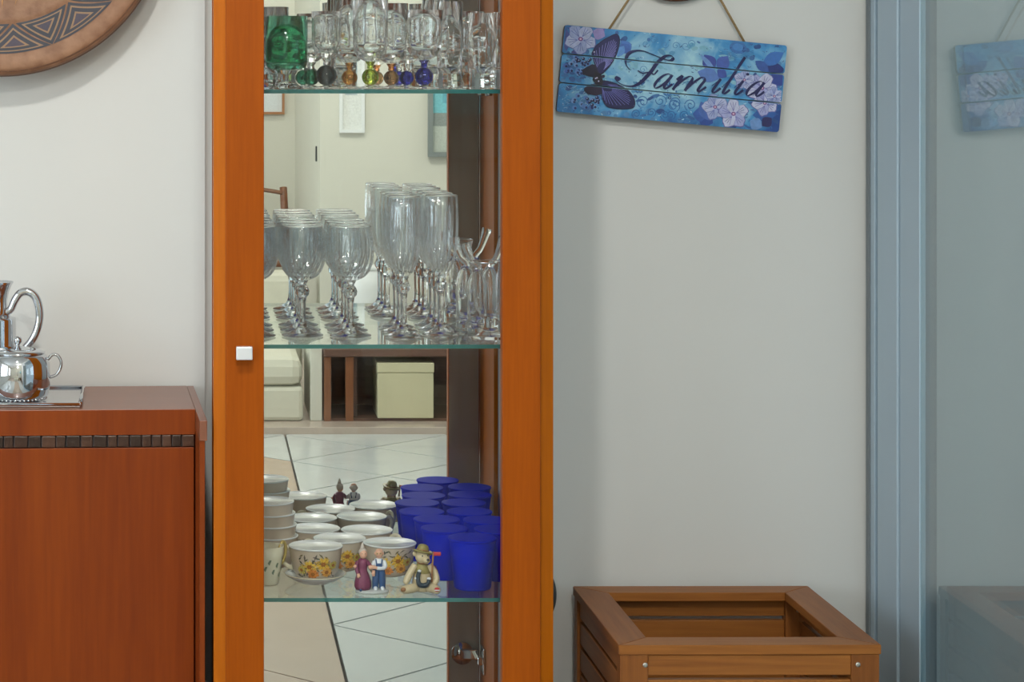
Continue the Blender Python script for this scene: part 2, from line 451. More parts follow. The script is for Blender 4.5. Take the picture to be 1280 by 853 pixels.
# ------------------------------------------------------------------ helpers for things laid out in room coordinates
def wpart(t, name, mb, mat):
    """a part whose vertices are given in room coordinates"""
    o = mb.build(name, mat, t)
    o.matrix_parent_inverse = (Matrix.Translation(t.location) @ Matrix.Rotation(t.rotation_euler.z, 4, 'Z')).inverted()
    return o

# ------------------------------------------------------------------ display cabinet
cab = thing('display_cabinet', 'tall cherry wood display cabinet with glass door, glass shelves and mirror back', 'cabinet', (0.243, 3.17, 0))
XL0, XL1 = PX(267, 3.01), PX(282, 3.01)
XR0, XR1 = PX(676, 3.01), PX(693, 3.01)
ZB, ZT = 0.06, 1.95
for x0, x1 in ((XL0, XL1), (XR0, XR1)):
    yo, yi = (3.016, 3.010) if x0 == XL0 else (3.010, 3.020)          # front edges slanted outwards: left one catches light, right one loses it
    wpart(cab, 'side_panel', MB().prism([(x0, yo), (x1, yi), (x1, 3.185), (x0, 3.185)], 'z', ZB, ZT), M['cab_lit'])
    xm = (x0+x1)/2
    wpart(cab, 'side_glass', MB().box((xm-.003, 3.1855, ZB+.02), (xm+.003, DM+.002, ZT-.02)), M['side_lit'])
wpart(cab, 'top_panel', MB().box((XL0, 3.01, ZT), (XR1, DM+.02, ZT+.022), bev=0.001), M['cab'])
wpart(cab, 'bottom_panel', MB().box((XL0, 3.01, ZB-.02), (XR1, DM+.02, ZB), bev=0.001), M['cab'])
wpart(cab, 'plinth', MB().box((XL0+.01, 3.03, 0), (XR1-.01, DM+.01, ZB-.02)), M['cab'])
wpart(cab, 'mirror', MB().box((XL1+.0005, DM, ZB+.001), (XR0-.0005, DM+.005, ZT-.001)), M['mirror'])
wpart(cab, 'back_panel', MB().box((XL0, DM+.0055, ZB+.001), (XR1, DM+.02, ZT-.001)), M['cab'])
SH = [PZ(112, 3.05), PZ(431, 3.05), PZ(748, 3.05)]          # top faces of the three shelves in view
SHX0, SHX1, SHY0, SHY1 = XL1+.001, XR0-.001, 3.05, DM-.004
for z in SH:
    m = MB(); t_ = 0.0052
    v = [(SHX0,SHY0,z-t_),(SHX1,SHY0,z-t_),(SHX1,SHY1,z-t_),(SHX0,SHY1,z-t_),(SHX0,SHY0,z),(SHX1,SHY0,z),(SHX1,SHY1,z),(SHX0,SHY1,z)]
    m.add(v, [(0,3,2,1),(4,5,6,7)]); m.mcur = 1
    m.add(v, [(0,1,5,4)]); m.mcur = 0
    m.add(v, [(1,2,6,5),(2,3,7,6),(3,0,4,7)])
    wpart(cab, 'glass_shelf', m, [M['shelf'], M['shelf_edge']])
    for x, sx in ((SHX0, 1), (SHX1, -1)):
        for y in (3.075, 3.17):
            wpart(cab, 'shelf_pin', MB().lathe([(0, 0), (0.003, 0), (0.003, .010), (0, .010)], 10, Matrix.Translation((x, y, z-t_-.0032)) @ Matrix.Rotation(sx*PI/2, 4, 'Y')), M['chrome'])
door = MB()
dl0, dl1, dr0, dr1 = PX(282, DF), PX(330, DF), PX(628, DF), PX(676, DF)
for x0, x1 in ((dl0, dl1), (dr0, dr1)): door.box((x0, DF, ZB+.01), (x1, DB, ZT-.01), bev=0.0014)
door.box((dl1, DF+.0005, ZB+.01), (dr0, DB-.0005, ZB+.09)); door.box((dl1, DF+.0005, ZT-.09), (dr0, DB-.0005, ZT-.01))
dobj = wpart(cab, 'door', door, M['cab'])
def wsub(par, top, name, mb, mat):
    o = mb.build(name, mat, par); o.matrix_parent_inverse = Matrix.Identity(4)
    return o
for x0, x1 in ((dl0, dl1), (dr0, dr1)):
    tag(wsub(dobj, cab, 'stile_backing', MB().box((x0+.0015, DB-.0002, ZB+.015), (x1-.0015, DB+.0002, ZT-.015)), M['backing']), 'dark lacquered inner face of the door stile')
wsub(dobj, cab, 'pane', MB().box((dl0+.004, DB+.0003, ZB+.02), (dr1-.004, DB+.0043, ZT-.02)), M['pane'])
kx, kz = PX(305.5, DF-.018), PZ(442, DF-.018)
kn = MB(); kn.box((kx-.0105, DF-.020, kz-.0085), (kx+.0105, DF-.010, kz+.0085), bev=.0012); kn.box((kx-.005, DF-.011, kz-.005), (kx+.005, DF+.001, kz+.005))
tag(wsub(dobj, cab, 'knob', kn, M['satin']), 'small square pale metal knob')
for hz in (0.352, 1.62):
    h = MB(); hx = dr1-.012
    h.lathe([(0, 0), (.0175, 0), (.0175, .003), (0, .003)], 20, Matrix.Translation((hx-.016, DB+.0044, hz)) @ Matrix.Rotation(-PI/2, 4, 'X'))
    h.box((hx-.020, DB+.004, hz-.008), (hx+.006, DB+.016, hz+.008), bev=.002)
    h.box((hx+.002, DB+.010, hz-.006), (XR0-.0005, DB+.06, hz+.006), bev=.002)
    h.box((XR0-.004, DB+.03, hz-.020), (XR0-.0003, DB+.065, hz+.020), bev=.001)
    wsub(dobj, cab, 'hinge', h, M['chrome'])

# ------------------------------------------------------------------ sideboard
ZS = 0.8104
sb = thing('sideboard', 'reddish brown wooden sideboard with a strip of dark mosaic under its top', 'sideboard', (PX(259, 3.007), 3.007, 0), R(3.0))
SW = 1.25
FY = 0.108
MB().box((-SW, FY, ZS-.0335), (-.0100, .345, ZS), bev=.0008).build('top', [M['sidetop']], sb)
MB().box((-SW, FY-.0006, ZS-.0342), (-.0103, FY+.012, ZS-.0008)).build('apron', M['side'], sb)
for x0 in (-.0098, -SW-.0102):
    MB().box((x0, 0.0, ZS-.0265), (x0+.0098, .345, ZS-.0002), bev=.0006).build('side_cap', M['sidetop'], sb)
    MB().box((x0, 0.003, 0), (x0+.0070, .345, ZS-.0266), bev=.0005).build('side_panel', M['side'], sb)
MB().box((-SW, FY+.006, ZS-.056), (-.0112, .34, ZS-.0345)).build('rail', M['dark'], sb)
MB().box((-SW, FY+.025, 0.06), (-.0112, .34, ZS-.056)).build('body', M['side'], sb)
nd = 3
for k in range(nd):
    x1 = -.0116-k*(SW-.012)/nd; x0 = x1-(SW-.012)/nd+.003
    MB().box((x0, FY, .07), (x1, FY+.02, ZS-.0515), bev=.0008).build('door', M['side'], sb)
mos_c = [(0.050,0.022,0.013), (0.070,0.030,0.017), (0.034,0.017,0.011), (0.085,0.038,0.022), (0.058,0.026,0.015)]
mos_m = [plain('coconut_shell_%d' % i, c, 0.3, noise=0.55, nscale=120, bump=0.4) for i, c in enumerate(mos_c)]
mos_mesh = {}
x = -.0112
while x > -0.62:
    wd = random.choice((0.0125, 0.0155, 0.0165, 0.0185)); mi = random.randrange(5)
    if (wd, mi) not in mos_mesh:
        mos_mesh[(wd, mi)] = MB().box((-wd/2, 0, -.0078), (wd/2, .008, .0078), bev=.0012).mesh('mosaic_tile', mos_m[mi])
    o = bpy.data.objects.new('mosaic_tile', mos_mesh[(wd, mi)]); COL.objects.link(o); o.parent = sb
    o.location = (x-wd/2, FY-.0005+random.uniform(-.0008, .0008), ZS-.0427); o.rotation_euler = (0, R(random.uniform(-2.5, 2.5)), 0)
    x -= wd+random.uniform(.0004, .0014)

# ------------------------------------------------------------------ slatted wooden planter
PXL, PXR, PYF, PYB, PZT = 0.5415, 0.880, 2.985, 3.335, 0.5245
pl = thing('wooden_planter', 'square slatted wooden planter box with a mitred rim standing by the wall', 'planter', ((PXL+PXR)/2, (PYF+PYB)/2, 0), R(0.4))
hx, hy, rw, rt = (PXR-PXL)/2, (PYB-PYF)/2, 0.044, 0.0125
def rim(poly, mat):
    o = MB().prism(poly, 'z', PZT-rt, PZT).build('rim_board', mat, pl)
    b = o.modifiers.new('bevel', 'BEVEL'); b.width = .0008; b.segments = 1
e = .0004
rim([(-hx, -hy), (hx, -hy), (hx-rw-e, -hy+rw-e), (-hx+rw+e, -hy+rw-e)], M['planter'])
rim([(-hx, hy), (hx, hy), (hx-rw-e, hy-rw+e), (-hx+rw+e, hy-rw+e)], M['planter'])
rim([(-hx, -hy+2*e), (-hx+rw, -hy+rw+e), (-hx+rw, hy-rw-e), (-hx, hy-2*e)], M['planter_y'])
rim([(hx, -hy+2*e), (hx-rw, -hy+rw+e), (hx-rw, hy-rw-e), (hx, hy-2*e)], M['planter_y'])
ins, pw = .002, .036
for sx in (-1, 1):
    for sy in (-1, 1):
        x0, x1 = sorted((sx*(hx-ins), sx*(hx-ins-pw))); y0, y1 = sorted((sy*(hy-ins), sy*(hy-ins-pw*.62)))
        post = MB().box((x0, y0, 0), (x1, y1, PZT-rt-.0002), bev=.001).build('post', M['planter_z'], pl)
        if sy < 0:
            for k in range(4):
                zz = PZT-.026-k*.11
                MB().lathe([(0, .0008), (.0022, .0012), (.0032, .0004), (.0034, 0)], 12, Matrix.Translation(((x1-.0035) if sx < 0 else (x0+.0085), y0, zz)) @ Matrix.Rotation(PI/2, 4, 'X')).build('screw', M['screw'], post)
        else:
            MB().lathe([(0, .0008), (.0022, .0012), (.0032, .0004), (.0034, 0)], 12, Matrix.Translation(((x0+x1)/2, y0, PZT-.03)) @ Matrix.Rotation(PI/2, 4, 'X')).build('screw', M['screw'], post)
zt = PZT-rt-.0008; k = 0
sl_x = sl_y = None
while zt > .06:
    h = .0265 if k == 0 else .031
    for sy in (-1, 1):
        yy = sy*(hy-ins-.008)
        MB().box((-hx+ins+pw, yy-.006, zt-h), (hx-ins-pw, yy+.006, zt), bev=.001).build('slat', M['planter'], pl)
    for sx in (-1, 1):
        xx = sx*(hx-ins-.010)
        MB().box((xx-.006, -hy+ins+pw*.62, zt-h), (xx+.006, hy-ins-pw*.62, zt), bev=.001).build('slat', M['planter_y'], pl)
    zt -= h+.0060; k += 1
MB().box((-hx+.03, -hy+.03, .03), (hx-.03, hy-.03, .042)).build('base_board', M['planter'], pl)

# ------------------------------------------------------------------ flat print helper (coloured shapes on a surface)
from mathutils.geometry import tessellate_polygon
def tri(poly):
    t = tessellate_polygon([[Vector((p[0], p[1], 0)) for p in poly]])
    return [[poly[i] for i in q] for q in t]
def lin(c): return tuple(((x/255+.055)/1.055)**2.4 if x/255 > .04045 else x/255/12.92 for x in c)

# ------------------------------------------------------------------ round wooden wall dish with painted triangles
pc = P(0, -114, 3.286); PR = 209/F*3.286
dish = thing('wall_dish', 'large round carved wooden dish with dark painted triangles hung on the wall', 'wall decoration', (pc.x, WL, pc.z))
MY = Matrix.Rotation(PI/2, 4, 'X')                         # lathe axis +z -> towards the viewer (-y)
hf = WL-3.286
prof = [(0, .001), (.13, .001), (.14, .012), (.20, .030), (.228, hf-.026), (PR-.001, hf-.018), (PR, hf-.010), (PR-.002, hf-.003), (PR-.008, hf),
        (PR*.955, hf+.001), (PR*.90, hf-.001), (PR*.875, hf-.003), (PR*.68, hf-.006), (PR*.665, hf-.0045), (PR*.64, hf-.007), (0, hf-.012)]
m_dish, t_, b_ = nt('dish_wood')
tc = t_.nodes.new('ShaderNodeTexCoord'); n_ = t_.nodes.new('ShaderNodeTexNoise'); n_.inputs['Scale'].default_value = 45; n_.inputs['Detail'].default_value = 9
t_.links.new(tc.outputs['Object'], n_.inputs['Vector'])
r_ = t_.nodes.new('ShaderNodeValToRGB'); r_.color_ramp.elements[0].position = .3; r_.color_ramp.elements[0].color = (.20,.09,.042,1)
r_.color_ramp.elements[1].position = .7; r_.color_ramp.elements[1].color = (.36,.19,.105,1)
t_.links.new(n_.outputs['Fac'], r_.inputs[0]); t_.links.new(r_.outputs[0], b_.inputs['Base Color']); b_.inputs['Roughness'].default_value = .55
bp_ = t_.nodes.new('ShaderNodeBump'); bp_.inputs['Strength'].default_value = .5; bp_.inputs['Distance'].default_value = .003
t_.links.new(n_.outputs['Fac'], bp_.inputs['Height']); t_.links.new(bp_.outputs[0], b_.inputs['Normal'])
MB().lathe(prof, 128, MY).build('dish', m_dish, dish)
rimd = wood('dish_edge_bark', (.07,.025,.008), (.16,.06,.02), 'z', 60, .6)
MB().lathe([(PR-.0012, hf-.019), (PR+.0012, hf-.015), (PR+.0006, hf-.010), (PR-.0062, hf+.0006), (PR-.0090, hf-.003)], 128, MY, close=True).build('bark_edge', rimd, dish)
pt = MB()
def dish_h(r): # height of the painted ring
    k = (r-PR*.68)/(PR*.195); return hf-.006+.003*max(0, min(1, k))+.0005
def ring_tri(a, r0, r1, up, half, col, lift):
    pts = [(a-half, r1), (a+half, r1), (a, r0)] if up else [(a-half, r0), (a+half, r0), (a, r1)]
    cx = sum(p[0] for p in pts)/3; cr = sum(p[1] for p in pts)/3
    layers = ((1.0, col[0]), (.80, col[1]), (.68, col[0]), (.42, col[1]), (.30, col[2]))
    for q, (s_, c_) in enumerate(layers):
        n = 8; vv = []
        P3 = [(cx+(p[0]-cx)*s_, cr+(p[1]-cr)*s_) for p in pts]
        edge = []
        for i in range(3):
            A, B = P3[i], P3[(i+1) % 3]
            for k in range(n): edge.append((A[0]+(B[0]-A[0])*k/n, A[1]+(B[1]-A[1])*k/n))
        vv = [(rr*math.sin(an), -dish_h(rr)-.0003*q-lift, -rr*math.cos(an)) for an, rr in edge]
        c = (cx, cr); vv.append((c[1]*math.sin(c[0]), -dish_h(c[1])-.0003*q-lift, -c[1]*math.cos(c[0])))
        L = len(edge)
        pt.add(vv, [(i, (i+1) % L, L) for i in range(L)], col=c_)
NT = 12; A0 = R(6.1)
for k in range(NT):
    a = A0+k*2*PI/NT
    ring_tri(a, PR*.69, PR*.868, True, PI/NT*.97, (lin((52,54,66)), lin((150,118,88)), lin((70,62,78))), 0)
    ring_tri(a+PI/NT, PR*.69, PR*.868, False, PI/NT*.90, (lin((48,52,64)), lin((150,118,88)), lin((66,60,76))), 0)
pt.build('painted_triangles', M['paint'], dish)
ft = MB()                                                   # feathery carved strokes in the middle field
for k in range(150):
    a = random.uniform(0, 2*PI); r0 = random.uniform(.05, .60)*PR; ln = random.uniform(.02, .05); tw = random.uniform(-.7, .7)
    base = Vector((r0*math.sin(a), -r0*math.cos(a))); d = Vector((math.sin(a+tw), -math.cos(a+tw)))
    nrm = Vector((-d.y, d.x)); y = -(hf-.0065-.005*(1-r0/(PR*.64)))-.0006
    e1 = base+d*ln
    if e1.length > PR*.63: continue
    md = (base+e1)/2
    ft.add([(base.x, y, base.y), (md.x+nrm.x*.0009, y-.0006, md.y+nrm.y*.0009), (e1.x, y, e1.y), (md.x-nrm.x*.0009, y, md.y-nrm.y*.0009)], [(0,1,2,3)], col=lin((190,135,80)))
ft.build('carved_strokes', M['paint'], dish)

# ------------------------------------------------------------------ hanging sign
DS = WR-.019
TL, TR, BL = Vector((706, 31)), Vector((984, 57)), Vector((695.5, 139.5))
U, V = TR-TL, BL-TL
det = U.x*V.y-U.y*V.x
def to_st(px, py):
    d = Vector((px, py))-TL
    return ((d.x*V.y-d.y*V.x)/det, (U.x*d.y-U.y*d.x)/det)
def to_px(s_, t_): return TL+U*s_+V*t_
sg_c = to_px(.5, 1)
sign = thing('wall_sign', 'blue floral plank sign reading Familia hanging tilted from a cord', 'sign', P(sg_c.x, sg_c.y, DS+.004))
bands = [(0, .325), (.337, .659), (.671, 1.0)]
m_pl, t_, b_ = nt('sign_print_ground')
tc = t_.nodes.new('ShaderNodeTexCoord')
n1 = t_.nodes.new('ShaderNodeTexNoise'); n1.inputs['Scale'].default_value = 22; n1.inputs['Detail'].default_value = 7; n1.inputs['Distortion'].default_value = 1.2
n2 = t_.nodes.new('ShaderNodeTexNoise'); n2.inputs['Scale'].default_value = 9; n2.inputs['Detail'].default_value = 3
for n_ in (n1, n2): t_.links.new(tc.outputs['Object'], n_.inputs['Vector'])
mx = t_.nodes.new('ShaderNodeMix'); mx.data_type = 'FLOAT'; mx.inputs[0].default_value = .5
t_.links.new(n1.outputs['Fac'], mx.inputs[2]); t_.links.new(n2.outputs['Fac'], mx.inputs[3])
r_ = t_.nodes.new('ShaderNodeValToRGB'); cr = r_.color_ramp
cr.elements[0].position = .34; cr.elements[0].color = (*lin((28,70,142)), 1)
cr.elements[1].position = .64; cr.elements[1].color = (*lin((170,216,232)), 1)
e_ = cr.elements.new(.47); e_.color = (*lin((66,146,202)), 1)
sx_ = t_.nodes.new('ShaderNodeSeparateXYZ'); t_.links.new(tc.outputs['Object'], sx_.inputs[0])     # the print is palest in its middle
def mth(op, a, b):
    n = t_.nodes.new('ShaderNodeMath'); n.operation = op
    for i, q in enumerate((a, b)):
        if isinstance(q, (int, float)): n.inputs[i].default_value = q
        else: t_.links.new(q, n.inputs[i])
    return n.outputs[0]
u_ = mth('DIVIDE', mth('SUBTRACT', sx_.outputs[0], PX(830, DS)), 0.165); v_ = mth('DIVIDE', mth('SUBTRACT', sx_.outputs[2], PZ(92, DS)), 0.075)
rad_ = mth('ADD', mth('MULTIPLY', u_, u_), mth('MULTIPLY', v_, v_))
fac_ = mth('SUBTRACT', mth('ADD', mx.outputs[0], 0.10), mth('MULTIPLY', rad_, 0.16))
t_.links.new(fac_, r_.inputs[0]); t_.links.new(r_.outputs[0], b_.inputs['Base Color']); b_.inputs['Roughness'].default_value = .5
m_edge = wood('sign_edge', (.10,.06,.04), (.2,.12,.08), 'x', 40, .7)
for (t0, t1) in bands:
    rad = .012; pts = []
    asp = U.length/V.length
    for cs, ct, a0 in ((1-rad, t0+rad*asp, -90), (1-rad, t1-rad*asp, 0), (rad, t1-rad*asp, 90), (rad, t0+rad*asp, 180)):
        for k in range(5):
            a = R(a0+k*22.5); pts.append((cs+rad*math.cos(a), ct+rad*asp*math.sin(a)))
    ring = [to_px(*q) for q in pts]
    m = MB(); n = len(ring)
    fr_ = [P(q.x, q.y, DS) for q in ring]; bk = [P(q.x, q.y, DS)+Vector((0, .009, 0)) for q in ring]
    m.add(fr_, [tuple(range(n))]); m.mcur = 1
    m.add(fr_+bk, [tuple(range(2*n-1, n-1, -1))]+[(i, (i+1) % n, n+(i+1) % n, n+i) for i in range(n)])
    wpart(sign, 'plank', m, [m_pl, m_edge])
class Print:
    def __init__(s): s.mb = MB(); s.z = .0002
    def poly(s, pts, col):
        st = [to_st(*p[:2]) for p in pts]
        for T in tri(st):
            for (t0, t1) in bands:
                c = clip(T, 0, 1, t0+.004); c = clip(c, 0, -1, -(t1-.004)) if c else c
                c = clip(c, 1, 0, .006) if c else c; c = clip(c, -1, 0, -.994) if c else c
                if len(c) >= 3:
                    q = [to_px(*k) for k in c]
                    s.mb.add([P(k.x, k.y, DS)-Vector((0, s.z, 0)) for k in q], [tuple(range(len(q)))], col=lin(col))
        s.z += .0000009
    def stroke(s, pts, w_, col, sub=8, nib=None):
        ps = smoothpath([(p[0], p[1], 0) for p in pts], sub)
        L, Rr = [], []
        for i, p in enumerate(ps):
            d = ps[min(i+1, len(ps)-1)]-ps[max(i-1, 0)]
            if d.length < 1e-6: d = Vector((1, 0, 0))
            d.normalize(); n = Vector((-d.y, d.x, 0))
            ww = w_
            if nib: ww = nib[0]+(nib[1]-nib[0])*abs(d.x*nib[2]+d.y*nib[3])**3
            L.append(p+n*ww/2); Rr.append(p-n*ww/2)
        for i in range(len(ps)-1):
            st = [to_st(q.x, q.y) for q in (L[i], L[i+1], Rr[i+1], Rr[i])]
            for (t0, t1) in bands:
                c = clip(st, 0, 1, t0+.004); c = clip(c, 0, -1, -(t1-.004)) if c else c
                c = clip(c, 1, 0, .006) if c else c; c = clip(c, -1, 0, -.994) if c else c
                if len(c) >= 3:
                    q = [to_px(*k) for k in c]
                    s.mb.add([P(k.x, k.y, DS)-Vector((0, s.z+.0000003*(i % 3), 0)) for k in q], [tuple(range(len(q)))], col=lin(col))
        s.z += .0000009
    def ell(s, cx, cy_, rx, ry, col, rot=0, n=14):
        c, q = math.cos(R(rot)), math.sin(R(rot))
        s.poly([(cx+rx*math.cos(2*PI*k/n)*c-ry*math.sin(2*PI*k/n)*q, cy_+rx*math.cos(2*PI*k/n)*q+ry*math.sin(2*PI*k/n)*c) for k in range(n)], col)
def z1(x_, y_): return (695+x_/5.881, 25+y_/5.881)
def z2(x_, y_): return (835+x_/5.881, 25+y_/5.881)
def spiral(cx, cy_, r, turns, a0, sgn):
    return [(cx+r*(1-.85*k/16)*math.cos(a0+sgn*turns*2*PI*k/16), cy_+r*(1-.85*k/16)*math.sin(a0+sgn*turns*2*PI*k/16)) for k in range(17)]
pr = Print()
# mottled patches and scroll work
rs = random.Random(3)
for k in range(170):
    s_, t__ = rs.random(), rs.random()
    q = to_px(s_, t__); dark = abs(s_-.45) > .33 or t__ > .72 or t__ < .1
    c = rs.choice([(52,96,156),(66,116,176),(42,80,140),(80,134,184)]) if dark else rs.choice([(126,182,206),(100,164,198),(136,188,208),(86,148,190)])
    pr.ell(q.x, q.y, rs.uniform(2, 7), rs.uniform(1.2, 3.5), c, rs.uniform(-40, 40), 10)
blue = (44, 104, 168)
for (cx, cy_, r, sg) in [(*z1(640, 600), 8, 1), (*z1(765, 595), 8.5, -1), (*z1(880, 610), 8, 1), (*z2(40, 630), 8.5, -1), (*z2(165, 625), 8, 1),
                         (*z1(590, 690), 6, 1), (*z1(700, 680), 6, -1), (*z1(800, 700), 6, 1), (*z2(20, 700), 6, -1), (*z2(120, 700), 6, 1)]:
    pr.stroke(spiral(cx, cy_, r, 1.6, R(120 if sg > 0 else 60), sg), 1.1, blue, 3)
for (cx, cy_) in [z1(620, 480), z1(835, 490), z1(820, 560), z2(60, 560), z1(610, 540)]:
    for a in (-90, -35, -145): pr.ell(cx+4*math.cos(R(a)), cy_+4*math.sin(R(a)), 3.4, 1.2, blue, a, 8)
for (cx, cy_, r, sg) in [(*z1(660, 175), 5, 1), (*z1(720, 150), 5, -1), (*z1(800, 180), 5, 1), (*z1(880, 190), 5, -1), (*z2(130, 190), 6, 1), (*z2(170, 175), 5, -1), (*z1(640, 365), 5, -1)]:
    pr.stroke(spiral(cx, cy_, r, 1.3, 0, sg), .7, (70, 130, 186), 3)
for k in range(5):                                        # postmark waves
    pr.stroke([z2(430+i*25, 230+k*12+8*math.sin(i*1.3)) for i in range(9)], .5, (50, 96, 150), 4)
pr.ell(*z2(515, 205), 11, 7.5, (58, 112, 178), 10)
pr.ell(*z2(515, 200), 7, 4.5, (70, 132, 196), 10)
# crackle on the blue ground at the left
for k in range(70):
    x_, y_ = rs.uniform(20, 330), rs.uniform(480, 690)
    pr.stroke([z1(x_, y_), z1(x_+rs.uniform(-14, 14), y_+rs.uniform(-14, 14)), z1(x_+rs.uniform(-24, 24), y_+rs.uniform(-20, 20))], .6, rs.choice([(168,200,226), (60,104,164), (128,176,214)]), 2)
for k in range(420):                                      # fine worn flecks, dark towards the ends of the boards
    s_, t__ = rs.random(), rs.random()
    edge = abs(s_-.45)*1.6+abs(t__-.45)*.5
    q = to_px(s_, t__); a = rs.uniform(0, PI); ln = rs.uniform(1.2, 4.5)
    c = rs.choice([(34,62,128), (44,84,152), (60,70,140), (52,104,170)]) if rs.random() < edge else rs.choice([(176,214,230), (132,186,214), (92,150,196)])
    pr.stroke([(q.x, q.y), (q.x+ln*math.cos(a)*.6, q.y+ln*math.sin(a)*.4), (q.x+ln*math.cos(a+.6), q.y+ln*math.sin(a+.6)*.7)], rs.uniform(.4, 1.1), c, 2)
wpart(sign, 'printed_scrolls', pr.mb, M['print'])
pr2 = Print(); pr2.z = .0011
def leaf(a, b, wd, col):
    a, b = Vector(a), Vector(b); d = b-a; n = Vector((-d.y, d.x)).normalized()
    pts = [a+d*(k/8)+n*wd*math.sin(PI*k/8) for k in range(9)]+[a+d*(k/8)-n*wd*math.sin(PI*k/8) for k in range(7, 0, -1)]
    pr2.poly([(q.x, q.y) for q in pts], col)
def flower(cx, cy_, r, rot, pal):
    for k in range(5):
        a = R(rot+72*k); c, s_ = math.cos(a), math.sin(a)
        pts = []
        for i in range(14):
            b = 2*PI*i/14; rr = 1+.10*math.sin(5*b+k)
            lx, ly = .56*r+.52*r*math.cos(b)*rr, .44*r*math.sin(b)*rr
            pts.append((cx+lx*c-ly*s_, cy_+lx*s_+ly*c))
        pr2.poly([(cx+(p[0]-cx)*1.06, cy_+(p[1]-cy_)*1.06+.3) for p in pts], pal[2]); pr2.poly(pts, pal[k % 2])
        for j in (-1, 0, 1):
            e1 = (cx+c*r*.85-s_*j*r*.22, cy_+s_*r*.85+c*j*r*.22)
            pr2.stroke([(cx+c*r*.2, cy_+s_*r*.2), e1], .6, pal[2], 2)
    pr2.ell(cx, cy_, r*.17, r*.15, (120, 70, 140)); pr2.ell(cx, cy_, r*.08, r*.07, (222, 190, 205))
lil = ((180, 188, 220), (158, 170, 212), (96, 108, 176))
lil2 = ((196, 200, 226), (164, 170, 214), (104, 104, 174))
for a, b, wd, c in [(z2(340,370), z2(265,255), 9, (58,76,158)), (z2(365,370), z2(440,265), 8.5, (70,96,176)), (z2(350,380), z2(235,250), 3, (110,150,208)),
                    (z2(380,430), z2(215,380), 9, (92,128,196)), (z2(430,420), z2(360,370), 6, (60,84,164)),
                    (z2(680,340), z2(860,370), 8, (34,50,118)), (z2(690,330), z2(850,240), 8, (58,112,188)), (z2(760,400), z2(850,480), 8, (50,70,148)),
                    (z2(640,300), z2(740,380), 6, (54,88,160)), (z2(620,700), z2(800,690), 9, (44,92,164)), (z2(600,740), z2(690,790), 8, (110,150,205)),
                    (z2(690,780), z2(760,720), 7, (40,40,96)), (z2(640,640), z2(790,640), 6, (72,124,188)), (z2(220,700), z2(330,760), 9, (40,72,150)),
                    (z2(180,690), z2(290,700), 9, (54,92,168)), (z2(240,600), z2(300,740), 8, (70,104,178)), (z1(75,60), z1(75,230), 5, (70,84,150)),
                    (z1(110,235), z1(200,245), 5, (60,66,128)), (z1(300,80), z1(360,60), 6, (100,92,170)), (z1(360,120), z1(270,80), 8, (150,140,196)),
                    (z1(480,150), z1(540,250), 8, (78,124,196)), (z1(470,240), z1(540,180), 7, (66,104,180)), (z1(450,270), z1(500,190), 5, (92,144,206))]:
    leaf(a, b, wd, c)
flower(*z1(180, 140), 18, 20, lil); flower(*z2(345, 640), 15, 40, lil); flower(*z2(690, 500), 18, 10, lil2); flower(*z2(560, 440), 12, 60, lil)
flower(*z2(710, 610), 15, 30, lil2); flower(*z2(480, 690), 17, -20, lil2); flower(*z2(780, 560), 11, 50, lil)
for k in range(46):                                        # dark berries and dots
    if k < 30: x_, y_ = rs.uniform(60, 250), rs.uniform(265, 400)
    else: x_, y_ = rs.uniform(120, 320), rs.uniform(545, 650)
    pr2.ell(*z1(x_, y_), 3.0, 2.8, rs.choice([(96,140,204), (120,160,214), (74,112,184)]), 0, 9)
    pr2.ell(*z1(x_+6, y_+5), 1.6, 1.6, rs.choice([(22,30,84), (34,44,104)]), 0, 8)
wpart(sign, 'printed_flowers', pr2.mb, M['print'])
pr3 = Print(); pr3.z = .0015
wing1 = [(262,250),(290,195),(345,150),(400,120),(440,104),(462,125),(464,170),(452,225),(430,280),(395,335),(345,390),(318,395),(300,360),(280,310)]
wing2 = [(335,445),(400,455),(470,482),(530,520),(568,570),(578,612),(565,645),(500,653),(430,650),(375,635),(345,590),(335,520)]
wing3 = [(190,368),(225,345),(265,325),(310,335),(335,400),(310,430),(240,415),(195,400)]
wing4 = [(205,500),(260,470),(335,478),(338,545),(290,556),(230,545),(205,520)]
for wg, c in ((wing3, (26,24,52)), (wing4, (38,28,56)), (wing1, (30,32,86)), (wing2, (26,28,78))): pr3.poly([z1(*p) for p in wg], c)
for (wg, root, c1) in ((wing1, (320,390), (128,128,196)), (wing2, (340,470), (104,106,180))):
    for k in range(len(wg)):
        q = wg[k]; d = (q[0]-root[0], q[1]-root[1])
        if math.hypot(*d) < 120: continue
        for f in (0, .5):
            q2 = wg[(k+1) % len(wg)]; e1 = (q[0]*(1-f)+q2[0]*f, q[1]*(1-f)+q2[1]*f)
            d = (e1[0]-root[0], e1[1]-root[1])
            pr3.stroke([z1(root[0]+d[0]*.30, root[1]+d[1]*.30), z1(root[0]+d[0]*.60, root[1]+d[1]*.60), z1(root[0]+d[0]*.86, root[1]+d[1]*.86)], .65, c1, 3)
    pr3.stroke([z1(*p) for p in wg]+[z1(*wg[0])], 1.2, (28, 26, 66), 3)
pr3.poly([z1(*p) for p in [(285,380),(330,395),(345,450),(335,495),(300,490),(268,440)]], (24, 20, 40))
for p in ((300,425),(312,450),(280,235),(290,430)): pr3.ell(*z1(*p), 1.0, 1.0, (190, 186, 216), 0, 8)
pr3.ell(*z1(345, 415), 2.2, 2, (24, 22, 60)); pr3.stroke([z1(330,430), z1(350,420), z1(355,405)], .8, (24,22,60))
